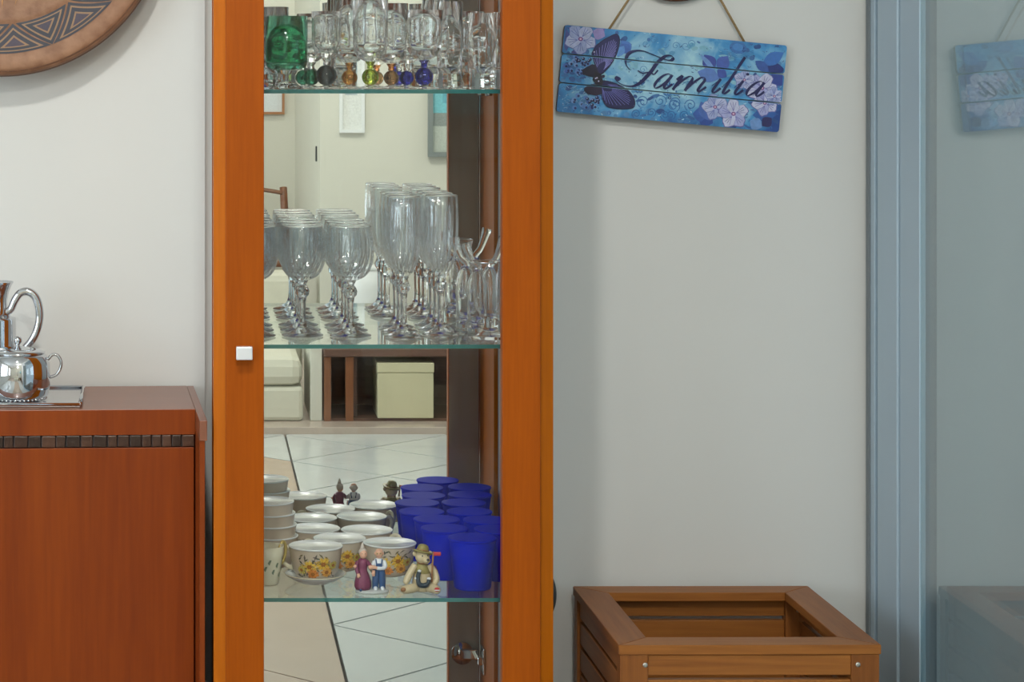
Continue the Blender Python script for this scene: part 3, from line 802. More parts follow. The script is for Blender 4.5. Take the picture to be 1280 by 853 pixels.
for p in ((150,290),(170,300),(200,285),(215,310),(240,300),(250,290),(230,580),(250,600),(270,590),(300,570),(290,600),(265,625),(310,590)): pr3.ell(*z1(*p), 2.1, 2.1, (24,26,70), 0, 8); pr3.ell(*z1(p[0]-4, p[1]-4), .9, .9, (150,170,220), 0, 6)
wpart(sign, 'printed_butterfly', pr3.mb, M['print'])
# script lettering, drawn with a broad nib
lt = Print(); lt.z = .0018
ink = (20, 26, 84)
nib = (0.75, 3.5, -0.50, 0.866)
S = lambda pts, nb=nib: lt.stroke(pts, 1, ink, 8, nb)
S([z1(*p) for p in [(540,365),(515,330),(512,290),(530,250),(575,228),(640,228),(720,258),(790,287),(840,296),(860,280),(845,263),(810,264),(775,285),(735,325),(700,375),(665,415),(620,460),(565,486),(505,482),(462,462),(440,440),(448,422),(465,424),(468,440)]], (1.0, 4.6, -0.62, 0.785))
S([z1(*p) for p in [(505,300),(530,310),(552,300),(545,288)]], (.7, 1.2, 0, 1))
S([z1(*p) for p in [(600,372),(635,390),(690,384),(718,400),(748,368)]], (1.5, 2.4, 0, 1)); lt.ell(*z1(455, 434), 2.6, 2.6, ink)
# baseline frame for the small letters: origin at the first letter's foot
bdir = Vector((1, .082)).normalized(); bup = Vector((bdir.y, -bdir.x))
def L(u, v, ox): # u along the line, v up, slanted
    q = Vector((ox, 111.0+(ox-824)*.082))+bdir*(u+v*.50)+bup*v
    return (q.x, q.y)
def let_a(ox):
    S([L(u, v, ox) for u, v in [(5.5,17),(2,19.5),(-3,17.5),(-7,11),(-7.5,4.5),(-4.5,.5),(0,3),(4,9),(6.5,17)]])
    S([L(u, v, ox) for u, v in [(6.5,18.5),(5.5,11),(5,4),(7,.3),(10,2.5),(13,7)]])
def let_i(ox, dot=True):
    S([L(u, v, ox) for u, v in [(-5,9),(-1,15),(1,18.5)]], (.7, 1.2, 0, 1))
    S([L(u, v, ox) for u, v in [(1,18.5),(0,11),(-.4,4),(1.6,.3),(4.6,2.4),(7.5,7)]])
    if dot: lt.ell(*L(1.5, 27, ox), 2.1, 1.7, ink, 10)
def let_l(ox):
    S([L(u, v, ox) for u, v in [(1,48),(.4,36),(0,22),(-.4,8),(.6,1),(3.4,.8),(6.6,6)]])
    S([L(u, v, ox) for u, v in [(-5,8),(-1,20),(1,40),(1,48)]], (.6, 1.1, 0, 1))
def let_m(ox):
    S([L(u, v, ox) for u, v in [(-2,13),(.5,17),(2,18.5),(2.2,14),(1,7),(.6,0)]])
    for k in range(2):
        o_ = k*15.5
        S([L(u+o_, v, ox) for u, v in [(.8,3),(4.5,11),(9.5,17.5),(13.8,18.5),(16.4,15),(15.9,8),(15.7,0)]] if k == 0 else
          [L(u+o_, v, ox) for u, v in [(.8,3),(4.5,11),(9.5,17.5),(13.8,18.5),(16.4,15),(15.4,8),(15.2,2.5),(17,.2),(20,3),(23,7)]])
let_a(823); let_m(840); let_i(889, False); let_l(902); let_i(917, True); let_a(938)
wpart(sign, 'lettering', lt.mb, M['print'])
# cord and its peg
tl_, tr_ = P(760, 35, DS+.0045), P(932, 52, DS+.0045); pk = P(848, -88, DS+.006)
for q in (tl_, tr_):
    wpart(sign, 'cord', MB().tube([q+Vector((0, 0, -.004)), q+(pk-q)*.33, q+(pk-q)*.66, pk], .0017, 8), M['rope'])
plq = thing('wall_plaque', 'small round dark wooden plaque on the wall above the hanging sign', 'wall decoration', P(843, -65, WR))
MB().lathe([(0, .0005), (.060, .0005), (.074, .006), (.0785, .012), (.0765, .0155), (.066, .018), (.045, .0165), (0, .016)], 64, MY).build('disc', wood('plaque_wood', (.09,.028,.010), (.16,.05,.02), 'x', 40, .4), plq)
MB().lathe([(0, .016), (.006, .016), (.0065, .020), (0, .021)], 24, MY).build('nail_head', M['screw'], plq)
ov = thing('wall_socket', 'dark oval socket cover on the wall half hidden behind the display cabinet', 'socket', P(680.5, 743, WR))
MB().lathe([(0, .0005), (.0158, .0005), (.0168, .006), (.014, .010), (0, .0115)], 40, MY @ Matrix.Diagonal((1, 2.0, 1, 1))).build('cover', M['socket'], ov)
MB().lathe([(0, .0108), (.006, .0112), (.006, .0135), (0, .014)], 24, MY).build('button', M['framegrey'], ov)

# ------------------------------------------------------------------ steel set on the sideboard (room coordinates)
tz = ZS+.0006
tray = thing('serving_tray', 'flat polished steel tray on the sideboard under the steel set', 'tray', (-.30, 3.23, tz))
tp = MB()
tx0, tx1, ty0, ty1 = -.44, PX(100.5, 3.14), 3.128, 3.305
tp.prism([(tx0, ty0), (tx1, ty0), (tx1-.004, ty1), (tx0, ty1)], 'z', tz, tz+.0025)
tpo = wpart(tray, 'plate', tp, M['chrome'])
rimm = MB()
for a, b in (((tx0, ty0), (tx1, ty0)), ((tx1, ty0), (tx1-.004, ty1)), ((tx1-.004, ty1), (tx0, ty1)), ((tx0, ty1), (tx0, ty0))):
    rimm.tube([(a[0], a[1], tz+.0036), (b[0], b[1], tz+.0036)], .0026, 8)
wpart(tray, 'rim', rimm, M['chrome'])
tz2 = tz+.0027
bx_, by_ = PX(22, 3.172), 3.172
bowl = thing('sugar_bowl', 'squat polished steel sugar bowl with knobbed lid and ring handle on the tray', 'sugar bowl', (bx_, by_, tz2))
u = 3.172/F
MB().lathe([(0, .001), (.028, .0), (.0385, .003), (.0425, .010), (.0445, .022), (.0450, .038), (.0440, .052), (.0405, .0615), (.036, .0655), (0, .0655)], 48).build('body', M['chrome'], bowl)
lid = MB().lathe([(.0375, .0650), (.038, .0668), (.030, .0700), (.018, .0725), (.008, .0740), (.0035, .0748), (.0030, .0765), (.0045, .0782), (.0062, .0812), (.0060, .0845), (.0040, .0872), (0, .0882)], 40).build('lid', M['chrome'], bowl)
for sx in (1, -1):
    hp = smoothpath([(sx*.0415, 0, .056), (sx*.0475, 0, .0625), (sx*.0550, 0, .0615), (sx*.0595, 0, .0530), (sx*.0580, 0, .0430), (sx*.0525, 0, .0350), (sx*.0445, 0, .0320)], 5)
    MB().tube(hp, .0022, 10).build('handle', M['chrome'], bowl)
beads = MB()
for k in range(40):
    a = 2*PI*k/40; beads.ball((.0385*math.cos(a), .0385*math.sin(a), .0045), .0022, 8, 5)
beads.build('beaded_foot', M['chrome'], bowl)
jd = 3.252
jx = PX(-5, jd)
jug = thing('coffee_jug', 'tall polished steel jug with flared mouth and big loop handle on the tray', 'jug', (jx, jd, tz2))
def jr(px_): return (px_+5)*jd/F
def jz(py_): return PZ(py_, jd)-tz2
MB().lathe([(0, .001), (.034, 0), (.040, .006), (.041, .030), (.040, jz(448)), (.037, jz(440)), (.029, jz(437)), (.0282, jz(435)), (.0280, jz(400)), (.0275, jz(397)), (.0215, jz(395.5)), (.0170, jz(391)), (.0155, jz(384)),
            (.0160, jz(374)), (.0185, jz(364)), (.0225, jz(356)), (.0250, jz(352.5)), (.0240, jz(352)), (.0175, jz(362)), (.0145, jz(376)), (.0140, jz(390)), (0, jz(392))], 48).build('body', M['chrome'], jug)
hp = smoothpath([(jr(7), -.004, jz(391)), (jr(14), -.004, jz(386)), (jr(19), -.004, jz(375)), (jr(26), -.004, jz(366)), (jr(36), -.004, jz(364.5)), (jr(45), -.004, jz(372)), (jr(49.5), -.004, jz(388)), (jr(48.5), -.004, jz(405)), (jr(42), -.004, jz(422)), (jr(31), -.004, jz(436)), (jr(24), -.002, jz(446))], 6)
n_h = len(hp)
MB().tube(hp, [.0052+.0008*math.sin(PI*i/n_h) for i in range(n_h)], 14).build('handle', M['chrome'], jug)
spout = MB().tube([(-.034, 0, jz(460)), (-.050, 0, jz(440)), (-.062, 0, jz(412)), (-.070, 0, jz(400))], [.012, .009, .007, .006], 14)
spout.build('spout', M['chrome'], jug)

# ------------------------------------------------------------------ stemware on the middle shelf
Z2 = SH[1]+.0004
def bowl_profile(h_foot, stem, outer, inner):
    return h_foot+stem+outer+inner
ROWN = ['front', 'second', 'third', 'back']
def ribs(n, amp, z0, z1_):
    def f(a, r, z):
        k = max(0.0, min(1.0, (z1_-z)/(z1_-z0))) if z > z0 else 0
        return 1+amp*k*math.cos(n*a)
    return f
def cut_ribs(t, prof, n):
    m = MB()
    for k in range(n):
        a = 2*PI*k/n
        pts = smoothpath([(r*math.cos(a), r*math.sin(a), z) for r, z in prof], 3); q = len(pts)
        m.tube(pts, [.0009*(1-.75*i/(q-1)) for i in range(q)], 6)
    m.build('cut_ribs', M['crystal'], t)
def make_goblet():
    t = thing('wine_goblet', 'x', 'glass', group='ribbed crystal goblets on the middle shelf')
    H = .150
    out = [(0, 0), (.026, 0), (.0285, .001), (.028, .0022), (.018, .0052), (.0085, .010), (.0050, .018), (.0042, .030), (.0045, .045), (.0052, .052)]
    MB().lathe(out+[(0, .052)], 36).build('foot_and_stem', M['crystal'], t)
    kn = MB()
    kn.lathe([(0, .0522), (.0052, .0522), (.0085, .056), (.0095, .061), (.0075, .066), (.0048, .069), (.0060, .072), (.0078, .0755), (0, .0755)], 12, smooth=False)
    kn.build('faceted_knop', M['crystal'], t)
    bw = [(.0, .0757), (.010, .0762), (.018, .0800), (.0250, .0875), (.0295, .0980), (.0312, .1090), (.0308, .1220), (.0292, .1380), (.0278, H), (.0268, H), (.0280, .1380), (.0296, .1220), (.0300, .1095), (.0283, .0990), (.0238, .0890), (.0160, .0830), (0, .0810)]
    MB().lathe(bw, 80, mod=ribs(16, .030, .078, .150)).build('bowl', M['bowlglass'], t)
    MB().lathe([(.0266, H-.0004), (.0272, H+.0012), (.0280, H+.0004), (.0280, H-.0008), (.0268, H-.0008)], 48, close=True).build('rim', M['crystal'], t)
    cut_ribs(t, [(.0145, .0788), (.0225, .0845), (.0283, .0960), (.0305, .1080), (.0306, .1230), (.0297, .1330)], 16)
    return t
def make_flute():
    t = thing('champagne_flute', 'x', 'glass', group='tall crystal flutes on the middle shelf')
    H = .190
    MB().lathe([(0, 0), (.0235, 0), (.0250, .001), (.0245, .0022), (.017, .0050), (.0080, .010), (.0048, .018), (.0040, .034), (.0044, .052), (.0050, .060), (0, .060)], 36).build('foot_and_stem', M['crystal'], t)
    MB().lathe([(0, .0602), (.0050, .0602), (.0080, .064), (.0088, .069), (.0068, .074), (.0055, .078), (.0075, .082), (0, .082)], 12, smooth=False).build('faceted_knop', M['crystal'], t)
    bw = [(.0, .0822), (.0075, .0830), (.0125, .0890), (.0180, .1010), (.0215, .1180), (.0232, .1380), (.0236, .1560), (.0232, .1750), (.0226, H), (.0217, H), (.0222, .1750), (.0226, .1560), (.0221, .1380), (.0203, .1185), (.0165, .1030), (.0108, .0930), (0, .0880)]
    MB().lathe(bw, 84, mod=ribs(14, .040, .084, .240)).build('bowl', M['bowlglass'], t)
    MB().lathe([(.0215, H-.0004), (.0220, H+.0012), (.0228, H+.0004), (.0228, H-.0008), (.0217, H-.0008)], 48, close=True).build('rim', M['crystal'], t)
    cut_ribs(t, [(.0110, .0872), (.0165, .0975), (.0210, .1160), (.0230, .1380), (.0236, .1560), (.0233, .1700)], 14)
    return t
gob, used = make_goblet(), []
for ci, (x, cn) in enumerate(((PX(378, 3.155)-.064, 'nearest the left door stile'), (PX(378, 3.155), 'in the middle column'), (PX(437, 3.155), 'in the column beside the flutes'))):
    for ri, y in enumerate((3.148, 3.214, 3.280)):
        place(gob, used, (x+.0008*(ci-1), y+(.004 if ci == 1 else 0), Z2), R(37*(ri+ci*3)), 'ribbed crystal wine goblet %s, %s of the row running back' % (cn, ['first', 'second', 'last'][ri]))
flu, used = make_flute(), []
for ci, (x, cn) in enumerate(((PX(503, 3.155), 'beside the goblets'), (PX(548, 3.175), 'towards the glass cruets'))):
    for ri, y in enumerate((3.140, 3.200, 3.260)):
        place(flu, used, (x+.002*ci, y+.028*ci-.004, Z2), R(23*(ri+ci*3)), 'tall crystal champagne flute in the column %s, %s from the door' % (cn, ['first', 'second', 'third'][ri]))
# flared goblet at the right and the glass cruets behind it
fg = thing('dessert_goblet', 'short flared ribbed crystal goblet in front of the cruets, by the right stile', 'glass', (PX(613, 3.115), 3.115, Z2))
MB().lathe([(0, 0), (.0250, 0), (.0262, .0015), (.020, .005), (.011, .010), (.0085, .018), (.0095, .026), (.0070, .030), (0, .030)], 36).build('foot', M['crystal'], fg)
MB().lathe([(0, .0303), (.009, .0306), (.0165, .036), (.0205, .046), (.0222, .062), (.0240, .080), (.0275, .098), (.0290, .103), (.0280, .103), (.0262, .097), (.0225, .080), (.0206, .062), (.0190, .048), (.0140, .040), (0, .038)], 48, mod=ribs(12, .045, .034, .095)).build('bowl', M['bowlglass'], fg)
cut_ribs(fg, [(.0170, .0365), (.0207, .0460), (.0224, .0620), (.0242, .0800), (.0276, .0980)], 12)
MB().lathe([(.0280, .1028), (.0285, .1044), (.0293, .1036), (.0292, .1024)], 48, close=True).build('rim', M['crystal'], fg)
def cruet(px_, d, h, lean, az, label):
    t = thing('glass_cruet', label, 'cruet', (PX(px_, d), d, Z2), group='glass cruets on the middle shelf')
    MB().lathe([(0, 0), (.0125, 0), (.0135, .002), (.0135, .060), (.0125, .070), (.0085, .080), (.0060, .086), (.0048, .086), (.0070, .079), (.0108, .069), (.0117, .060), (.0117, .006), (0, .005)], 32).build('body', M['crystal2'], t)
    d_ = Vector((math.cos(az), math.sin(az), 0))
    pts = smoothpath([Vector((0, 0, .0835)), Vector((0, 0, .090))+d_*.002, Vector((0, 0, .100))+d_*lean*.5, Vector((0, 0, h))+d_*lean], 4)
    n = len(pts)
    MB().tube(pts, [.0046+.0028*max(0, (i/(n-1)-.7)/.3) for i in range(n)], 16).build('slanted_spout', M['crystal2'], t)
    MB().lathe([(.0142, .010), (.0150, .012), (.0142, .014)], 32, close=False).build('foot_ring', M['crystal2'], t)
    return t
cruet(596, 3.205, .122, -.016, R(10), 'glass cruet with its spout leaning left, in the middle of the three')
cruet(582, 3.262, .126, -.016, 0, 'glass cruet nearest the flutes, spout leaning left')
cruet(612, 3.245, .128, .020, R(-10), 'glass cruet nearest the right stile, spout leaning right')

# ------------------------------------------------------------------ glasses with coloured ball stems on the top shelf
Z1 = SH[0]+.0004
gg = thing('green_tumbler', 'wide dark green glass on a short clear foot at the left of the top shelf', 'glass', (PX(358, 3.125), 3.125, Z1))
MB().lathe([(0, 0), (.0225, 0), (.0232, .002), (.017, .005), (.0130, .010), (.0125, .020), (.016, .0255), (0, .0255)], 12, smooth=False).build('clear_foot', M['crystal2'], gg)
MB().lathe([(0, .0257), (.018, .0258), (.0265, .030), (.0283, .036), (.0286, .060), (.0288, .098), (.0273, .098), (.0270, .060), (.0262, .038), (.024, .034), (0, .032)], 48).build('green_bowl', M['greenglass'], gg)
tint = {'smoke': (.10, .11, .12), 'forest': (.05, .22, .14), 'amber': (.80, .38, .10), 'lime': (.60, .74, .10), 'cobalt': (.05, .05, .42), 'orange': (.85, .36, .14), 'clear': (.95, .97, 1.0), 'brown': (.42, .24, .12), 'aqua': (.55, .85, .86)}
tmat = {k: plain('stem_'+k, v, 0.0, trans=1.0 if k != 'smoke' else .9, ior=1.45) for k, v in tint.items()}
def ball_glass(px_, d, H, rb, colr, label, bowl_r=.021, facets=48, wav=0.0, bandc=None):
    t = thing('stem_glass', label, 'glass', (PX(px_, d), d, Z1), group='glasses with coloured stems on the top shelf')
    MB().lathe([(0, 0), (.019, 0), (.0198, .0012), (.012, .0032), (.0045, .005), (0, .005)], 32).build('foot', M['crystal2'], t)
    zb = .005+rb
    MB().ball((0, 0, zb-.0004), (rb, rb, rb), 24, 14).build('ball_stem', tmat[colr], t)
    z0 = .005+2*rb
    MB().lathe([(0, z0-.0005), (.0045, z0-.0005), (.0040, z0+.004), (.0070, z0+.009), (0, z0+.009)], 24).build('neck', tmat[bandc] if bandc else M['crystal2'], t)
    z0 += .0092
    r = bowl_r
    MB().lathe([(0, z0), (.008, z0+.0004), (r*.72, z0+.005), (r*.92, z0+.013), (r*.98, z0+.024), (r*1.0, z0+.05), (r*1.04, H), (r*1.04-.0012, H), (r-.0013, z0+.05), (r*.93, z0+.024), (r*.84, z0+.016), (r*.55, z0+.010), (0, z0+.009)], facets,
               mod=(ribs(12, wav, z0, z0+.06) if wav else None)).build('bowl', M['crystal2'], t)
    return t
ball_glass(389, 3.215, .104, .0115, 'forest', 'small clear glass on a dark green ball stem, behind the smoky one', .0195, wav=.03)
ball_glass(408, 3.110, .104, .0140, 'smoke', 'clear ribbed glass on a smoky black ball stem beside the green tumbler', .0195, wav=.05)
ball_glass(437, 3.195, .128, .0110, 'amber', 'clear glass with an amber stem behind the lime stemmed one', .0220, bandc='amber')
ball_glass(463, 3.112, .132, .0115, 'lime', 'tall clear goblet on a lime green ball stem', .0230, wav=.04, bandc='lime')
ball_glass(489, 3.205, .118, .0105, 'brown', 'clear glass with a brown stem between the lime and blue ones', .0225, bandc='orange')
ball_glass(508, 3.275, .110, .0105, 'cobalt', 'clear glass on a cobalt stem standing at the back', .0200)
ball_glass(530, 3.112, .106, .0125, 'cobalt', 'clear straight glass on a cobalt blue ball stem in the front row', .0245, bandc='cobalt')
ball_glass(586, 3.245, .108, .0090, 'orange', 'clear glass with an orange stem at the back right', .0205)
def tumbler(px_, d, H, r, label, n=48, wav=0.0, mat='crystal'):
    t = thing('tall_tumbler', label, 'glass', (PX(px_, d), d, Z1), group='tall clear tumblers on the top shelf')
    MB().lathe([(0, 0), (r*.92, 0), (r*.98, .002), (r*.96, .012), (r*.90, .0205), (0, .0205)], 12, smooth=False).build('heavy_base', M[mat], t)
    MB().lathe([(0, .0207), (r*.90, .0207), (r*.95, .028), (r*1.0, .06), (r*1.03, H), (r*1.03-.0013, H), (r-.0014, .06), (r*.93-.001, .030), (0, .0245)], n, mod=(ribs(10, wav, .02, .07) if wav else None)).build('bowl', M[mat], t)
tumbler(562, 3.135, .118, .0175, 'tall narrow clear tumbler with a heavy base, right of the blue ball stem', wav=.02)
tumbler(603, 3.118, .102, .0185, 'cut clear tumbler next to last at the right stile', 48, .06)
tumbler(634, 3.150, .104, .0185, 'cut clear tumbler last on the top shelf, half behind the right stile', 48, .06)
tumbler(344, 3.265, .115, .0185, 'clear tumbler standing behind the green tumbler', 48, .02)
tumbler(430, 3.290, .135, .0185, 'clear tumbler against the mirror behind the amber stem', 48, .02)
tumbler(545, 3.235, .125, .0190, 'clear tumbler in the second row behind the cobalt ball stem', 48, .02)

# ------------------------------------------------------------------ tea cups, saucer, blue tumblers and figurines on the bottom shelf
Z3 = SH[2]+.0004
CH = .0440
def cup_r(z): # outer radius of a cup at height z
    pts = [(0, .0215), (.002, .0230), (.005, .0270), (.010, .0300), (.019, .0324), (.029, .0342), (.037, .0354), (CH, .0364)]
    for (a, ra), (b, rb) in zip(pts, pts[1:]):
        if z <= b: return ra+(rb-ra)*(z-a)/(b-a)
    return pts[-1][1]
def flower_print(t, ang0, seed, dense=1.0):
    rr = random.Random(seed); pm = MB(); layer = [0]
    def put(pts, col):
        layer[0] += 1
        vv = []
        for (sx, zz) in pts:
            sx *= 1.25; zz = .019+(zz-.019)*1.25
            zz = max(.006, min(CH-.004, zz)); r = cup_r(zz)+.00035+layer[0]*.0000025
            a = ang0+sx*1.18/.034; vv.append((r*math.cos(a), r*math.sin(a), zz))
        pm.add(vv, [tuple(range(len(pts)))], col=lin(col))
    def petal(cx, cz, a, l, w_, col):
        c, s_ = math.cos(a), math.sin(a)
        put([(cx-s_*w_*.2, cz+c*w_*.2), (cx+c*l*.6-s_*w_, cz+s_*l*.6+c*w_), (cx+c*l, cz+s_*l), (cx+c*l*.6+s_*w_, cz+s_*l*.6-c*w_)], col)
    for k in range(int(60*dense)):
        a = rr.uniform(0, 2*PI); petal(rr.uniform(-.018, .018), rr.uniform(.008, .032), a, rr.uniform(.004, .009), .0009, rr.choice([(92,96,78), (110,104,96), (78,84,74), (120,112,84), (96,82,92)]))
    for (cx, cz, rad_, c1, c2) in ((-.007, .021, .0085, (226,186,64), (240,206,96)), (.006, .024, .0090, (214,168,44), (236,196,72)), (-.004, .013, .0070, (206,120,44), (226,150,70)), (.010, .015, .0070, (220,150,60), (236,182,84)), (.0165, .022, .0055, (180,160,70), (206,190,96)), (-.0155, .017, .0055, (190,176,90), (224,206,110))):
        for k in range(18):
            a = 2*PI*k/18+rr.uniform(-.12, .12); petal(cx, cz, a, rad_*rr.uniform(.75, 1.05), .0011, c1 if k % 2 else c2)
        for k in range(6): petal(cx, cz, 2*PI*k/6, rad_*.35, .0011, (168,104,36))
    pm.build('flower_print', M['paint'], t)
def make_cup(flower_seed=None, name='tea_cup', label='x', fa=-PI/2):
    t = thing(name, label, 'cup', group='flowered tea cups on the bottom shelf')
    zz = [0, .002, .005, .010, .019, .029, .037, CH]
    m = MB(); m.lathe([(0, .0015), (.017, 0)]+[(cup_r(z), z) for z in zz[1:]]+[(cup_r(CH)+.0003, CH+.0006), (cup_r(CH)-.0012, CH+.0006)], 44)
    m.build('cup_body', M['cupout'], t)
    MB().lathe([(cup_r(CH)-.0013, CH+.0004)]+[(cup_r(z)-.0020, z) for z in (.037, .029, .019, .011)]+[(.018, .0075), (0, .006)], 44).build('white_lining', M['porcelain'], t)
    MB().lathe([(cup_r(CH)+.0005, CH-.0008), (cup_r(CH)+.0006, CH+.0006), (cup_r(CH)-.0004, CH+.0012), (cup_r(CH)-.0012, CH+.0007)], 44).build('white_lip', M['porcelain'], t)
    hp = smoothpath([(cup_r(.036)-.001, 0, .036), (.043, 0, .040), (.0490, 0, .037), (.0505, 0, .029), (.046, 0, .020), (.040, 0, .014), (cup_r(.011)-.001, 0, .011)], 5)
    MB().tube(hp, .0024, 10, flat=1.3).build('handle', M['goldenwhite'], t)
    if flower_seed is not None: flower_print(t, fa, flower_seed)
    return t
def cupD(py, z=None): return (EYE-(z if z else Z3+CH))*F/(py-YH)
saucer_z = .0075
sc_ = thing('saucer', 'white gilt-edged saucer under the front flowered cup', 'saucer', (PX(394, 3.145), 3.145, Z3))
MB().lathe([(0, .0012), (.020, .0), (.022, .0012), (.030, .004), (.0385, .0095), (.0415, .0120), (.0415, .0130), (.0385, .0110), (.029, .0062), (.021, .0044), (.0205, .0052), (0, .0052)], 48).build('plate', M['porcelain'], sc_)
MB().lathe([(.0410, .0116), (.0421, .0123), (.0419, .0134), (.0410, .0130)], 48, close=True).build('gilt_edge', M['goldenwhite'], sc_)
def put_cup(px_, d, z, rz, label, seed=None):
    c = make_cup(seed, label=label, fa=-PI/2-rz)
    c.location = (PX(px_, d), d, z); c.rotation_euler = (0, 0, rz)
put_cup(394.5, 3.145, Z3+.0054, R(160), 'flowered tea cup standing on the saucer in front', 11)
put_cup(424.5, 3.224, Z3, R(175), 'flowered tea cup tucked behind the one on the saucer', 12)
put_cup(487, 3.192, Z3, R(60), 'flowered tea cup right behind the dancing couple figurine', 13)
put_cup(393, 3.296, Z3, R(165), 'tea cup second back, in line with the saucer', 14)
put_cup(458.5, 3.284, Z3, R(-25), 'tea cup at the back between the couple figurine and the blue tumblers', 15)
# stack of bowls without handles at the left, half hidden by the door stile
stx, sty = PX(340, 3.245), 3.245
proto = None
for k in range(4):
    lab = ['bottom bowl of the pale stack beside the left stile', 'second bowl up in the pale stack beside the left stile', 'third bowl up in the pale stack beside the left stile', 'top bowl of the pale stack beside the left stile'][k]
    if proto is None:
        proto = make_cup(None, 'tea_bowl', lab); o = proto
        bpy.data.objects.remove([c for c in proto.children if c.name.startswith('handle')][0])
    else: o = dup(proto)
    tag(o, lab, 'bowl', 'bowls stacked at the left'); o.location = (stx-.002*k, sty, Z3+.0160*k); o.rotation_euler = (0, 0, R(30*k))
cr_ = thing('cream_jug', 'small pale jug with a gilt handle beside the saucer at the left stile', 'jug', (PX(334, 3.135), 3.135, Z3), R(35))
MB().lathe([(0, .0015), (.0145, 0), (.0160, .002), (.0185, .018), (.0205, .036), (.0225, .052), (.0213, .052), (.0190, .036), (.0170, .018), (0, .004)], 40).build('body', M['goldenwhite'], cr_)
MB().tube(smoothpath([(.0205, 0, .046), (.026, 0, .054), (.0305, 0, .050), (.0310, 0, .040), (.0270, 0, .028), (.0185, 0, .022)], 5), .0022, 10).build('handle', M['gold'], cr_)
lf = MB()
for k in range(9):
    a = R(-150+k*16); z_ = .014+.022*((k*7) % 5)/5; r_ = .0185+.0002+(z_-.018)*.11+.0006
    lf.add([(r_*math.cos(a-.12), r_*math.sin(a-.12), z_), (r_*math.cos(a), r_*math.sin(a), z_-.003), (r_*math.cos(a+.14), r_*math.sin(a+.14), z_+.004), (r_*math.cos(a), r_*math.sin(a), z_+.004)], [(0,1,2,3)], col=lin((120, 134, 108)))
lf.build('leaf_print', M['paint'], cr_)
# blue tumblers
def make_blue():
    t = thing('blue_tumbler', 'x', 'tumbler', group='blue plastic tumblers on the bottom shelf')
    H = .067
    MB().lathe([(0, .001), (.0235, 0), (.0250, .002), (.0285, .040), (.0315, H), (.0300, H), (.0270, .040), (.0236, .005), (0, .004)], 48).build('cup', M['bluecup'], t)
    MB().lathe([(.0313, H-.0025), (.0325, H-.0012), (.0322, H+.0006), (.0305, H+.0006)], 48).build('rolled_rim', M['bluecup'], t)
    return t
bl, used = make_blue(), []
for (x_, d, lab) in ((.3695, 3.110, 'blue tumbler in front, right beside the bear figurine'), (.339, 3.176, 'blue tumbler behind the bear figurine'), (.4115, 3.170, 'blue tumbler half hidden behind the right stile'),
                     (.335, 3.242, 'blue tumbler third from the front, nearer the tea cups'), (.404, 3.236, 'blue tumbler third from the front, nearer the right cabinet side'), (.320, 3.301, 'blue tumbler at the back by the last tea cup'), (.388, 3.301, 'blue tumbler at the back next to the right cabinet side')):
    place(bl, used, (x_, d, Z3), 0, lab)

# ---- figurine: dancing elderly couple
def fz(py, d): return PZ(py, d)-Z3
fd = 3.085
cp = thing('couple_figurine', 'small painted figurine of a couple dancing, maroon dress and blue overalls', 'figurine', (PX(465, fd), fd, Z3))
def fm(rgb, rough=.4): return plain('glaze_%d_%d_%d' % rgb, lin(rgb), rough, noise=.12, nscale=300)
skin, maroon, denim, white_, grey, hair = fm((226,176,148)), fm((122,52,84)), fm((48,82,128)), fm((224,228,232)), fm((186,190,188)), fm((206,196,184))
MB().lathe([(0, .0005), (.0215, 0), (.0225, .0015), (.020, .0035), (0, .0040)], 32, Matrix.Diagonal((1, .62, 1, 1))).build('base', grey, cp)
k_ = fd/F
wx, mx_ = -11.5*k_, 8.5*k_
# woman: one dress with body, sleeves, head, hair bun, hands, shoes
MB().lathe([(0, .0038), (.0098, .004), (.0112, .008), (.0108, .014), (.0085, .022), (.0060, .0285), (.0062, .033), (.0072, .039), (.0060, .0435), (.0025, .0450), (0, .0455)], 28, Matrix.Translation((wx, 0, 0)), mod=lambda a, r, z: 1+.05*math.cos(9*a)*(1 if z < .024 else 0)).build('dress', maroon, cp)
hd = MB(); hd.ball((wx+.0006, -.001, .0505), (.0052, .0054, .0062), 20, 14); hd.ball((wx+.0016, -.0062, .0498), (.0012, .0014, .0014), 8, 6); hd.tube([(wx, 0, .0435), (wx, 0, .047)], .0026, 10)
hw = hd.build('head', skin, cp)
ey = MB(); [ey.ball((wx+dx, -.0058, .0517), .0006, 8, 6) for dx in (-.0012, .0030)]; ey.build('eyes', M['dark'], hw)
hr = MB(); hr.ball((wx+.0000, .0010, .0528), (.0056, .0056, .0056), 18, 12); hr.lathe([(0, .0555), (.0034, .0562), (.0024, .0605), (.0010, .0650), (0, .0660)], 14, Matrix.Translation((wx-.0004, .0008, 0))); hr.build('hair_and_cap', hair, hw)
MB().tube(smoothpath([(wx-.0062, 0, .0405), (wx-.0088, -.003, .034), (wx-.0075, -.006, .027), (wx-.0065, -.0075, .0235)], 4), [.0028]*4+[.0026]*4+[.0023]*5, 10).build('sleeve', maroon, cp)
MB().tube(smoothpath([(wx+.0060, -.001, .0405), (wx+.0090, -.006, .0365), (wx+.0120, -.0085, .0345)], 4), .0025, 10).build('sleeve', maroon, cp)
for pth in ([(wx-.0068, -.0072, .0255), (wx-.0058, -.0085, .0225), (wx-.0072, -.0088, .0205)], [(wx-.0095, -.003, .0360), (wx-.0108, -.004, .0340), (wx-.0102, -.0045, .0325)]):
    MB().tube(pth, [.0021, .0026, .0014], 8).build('hand', skin, cp)
MB().tube([(wx-.0034, -.007, .0050), (wx-.0036, -.0105, .0042)], [.0020, .0016], 8).build('shoe', denim, cp)
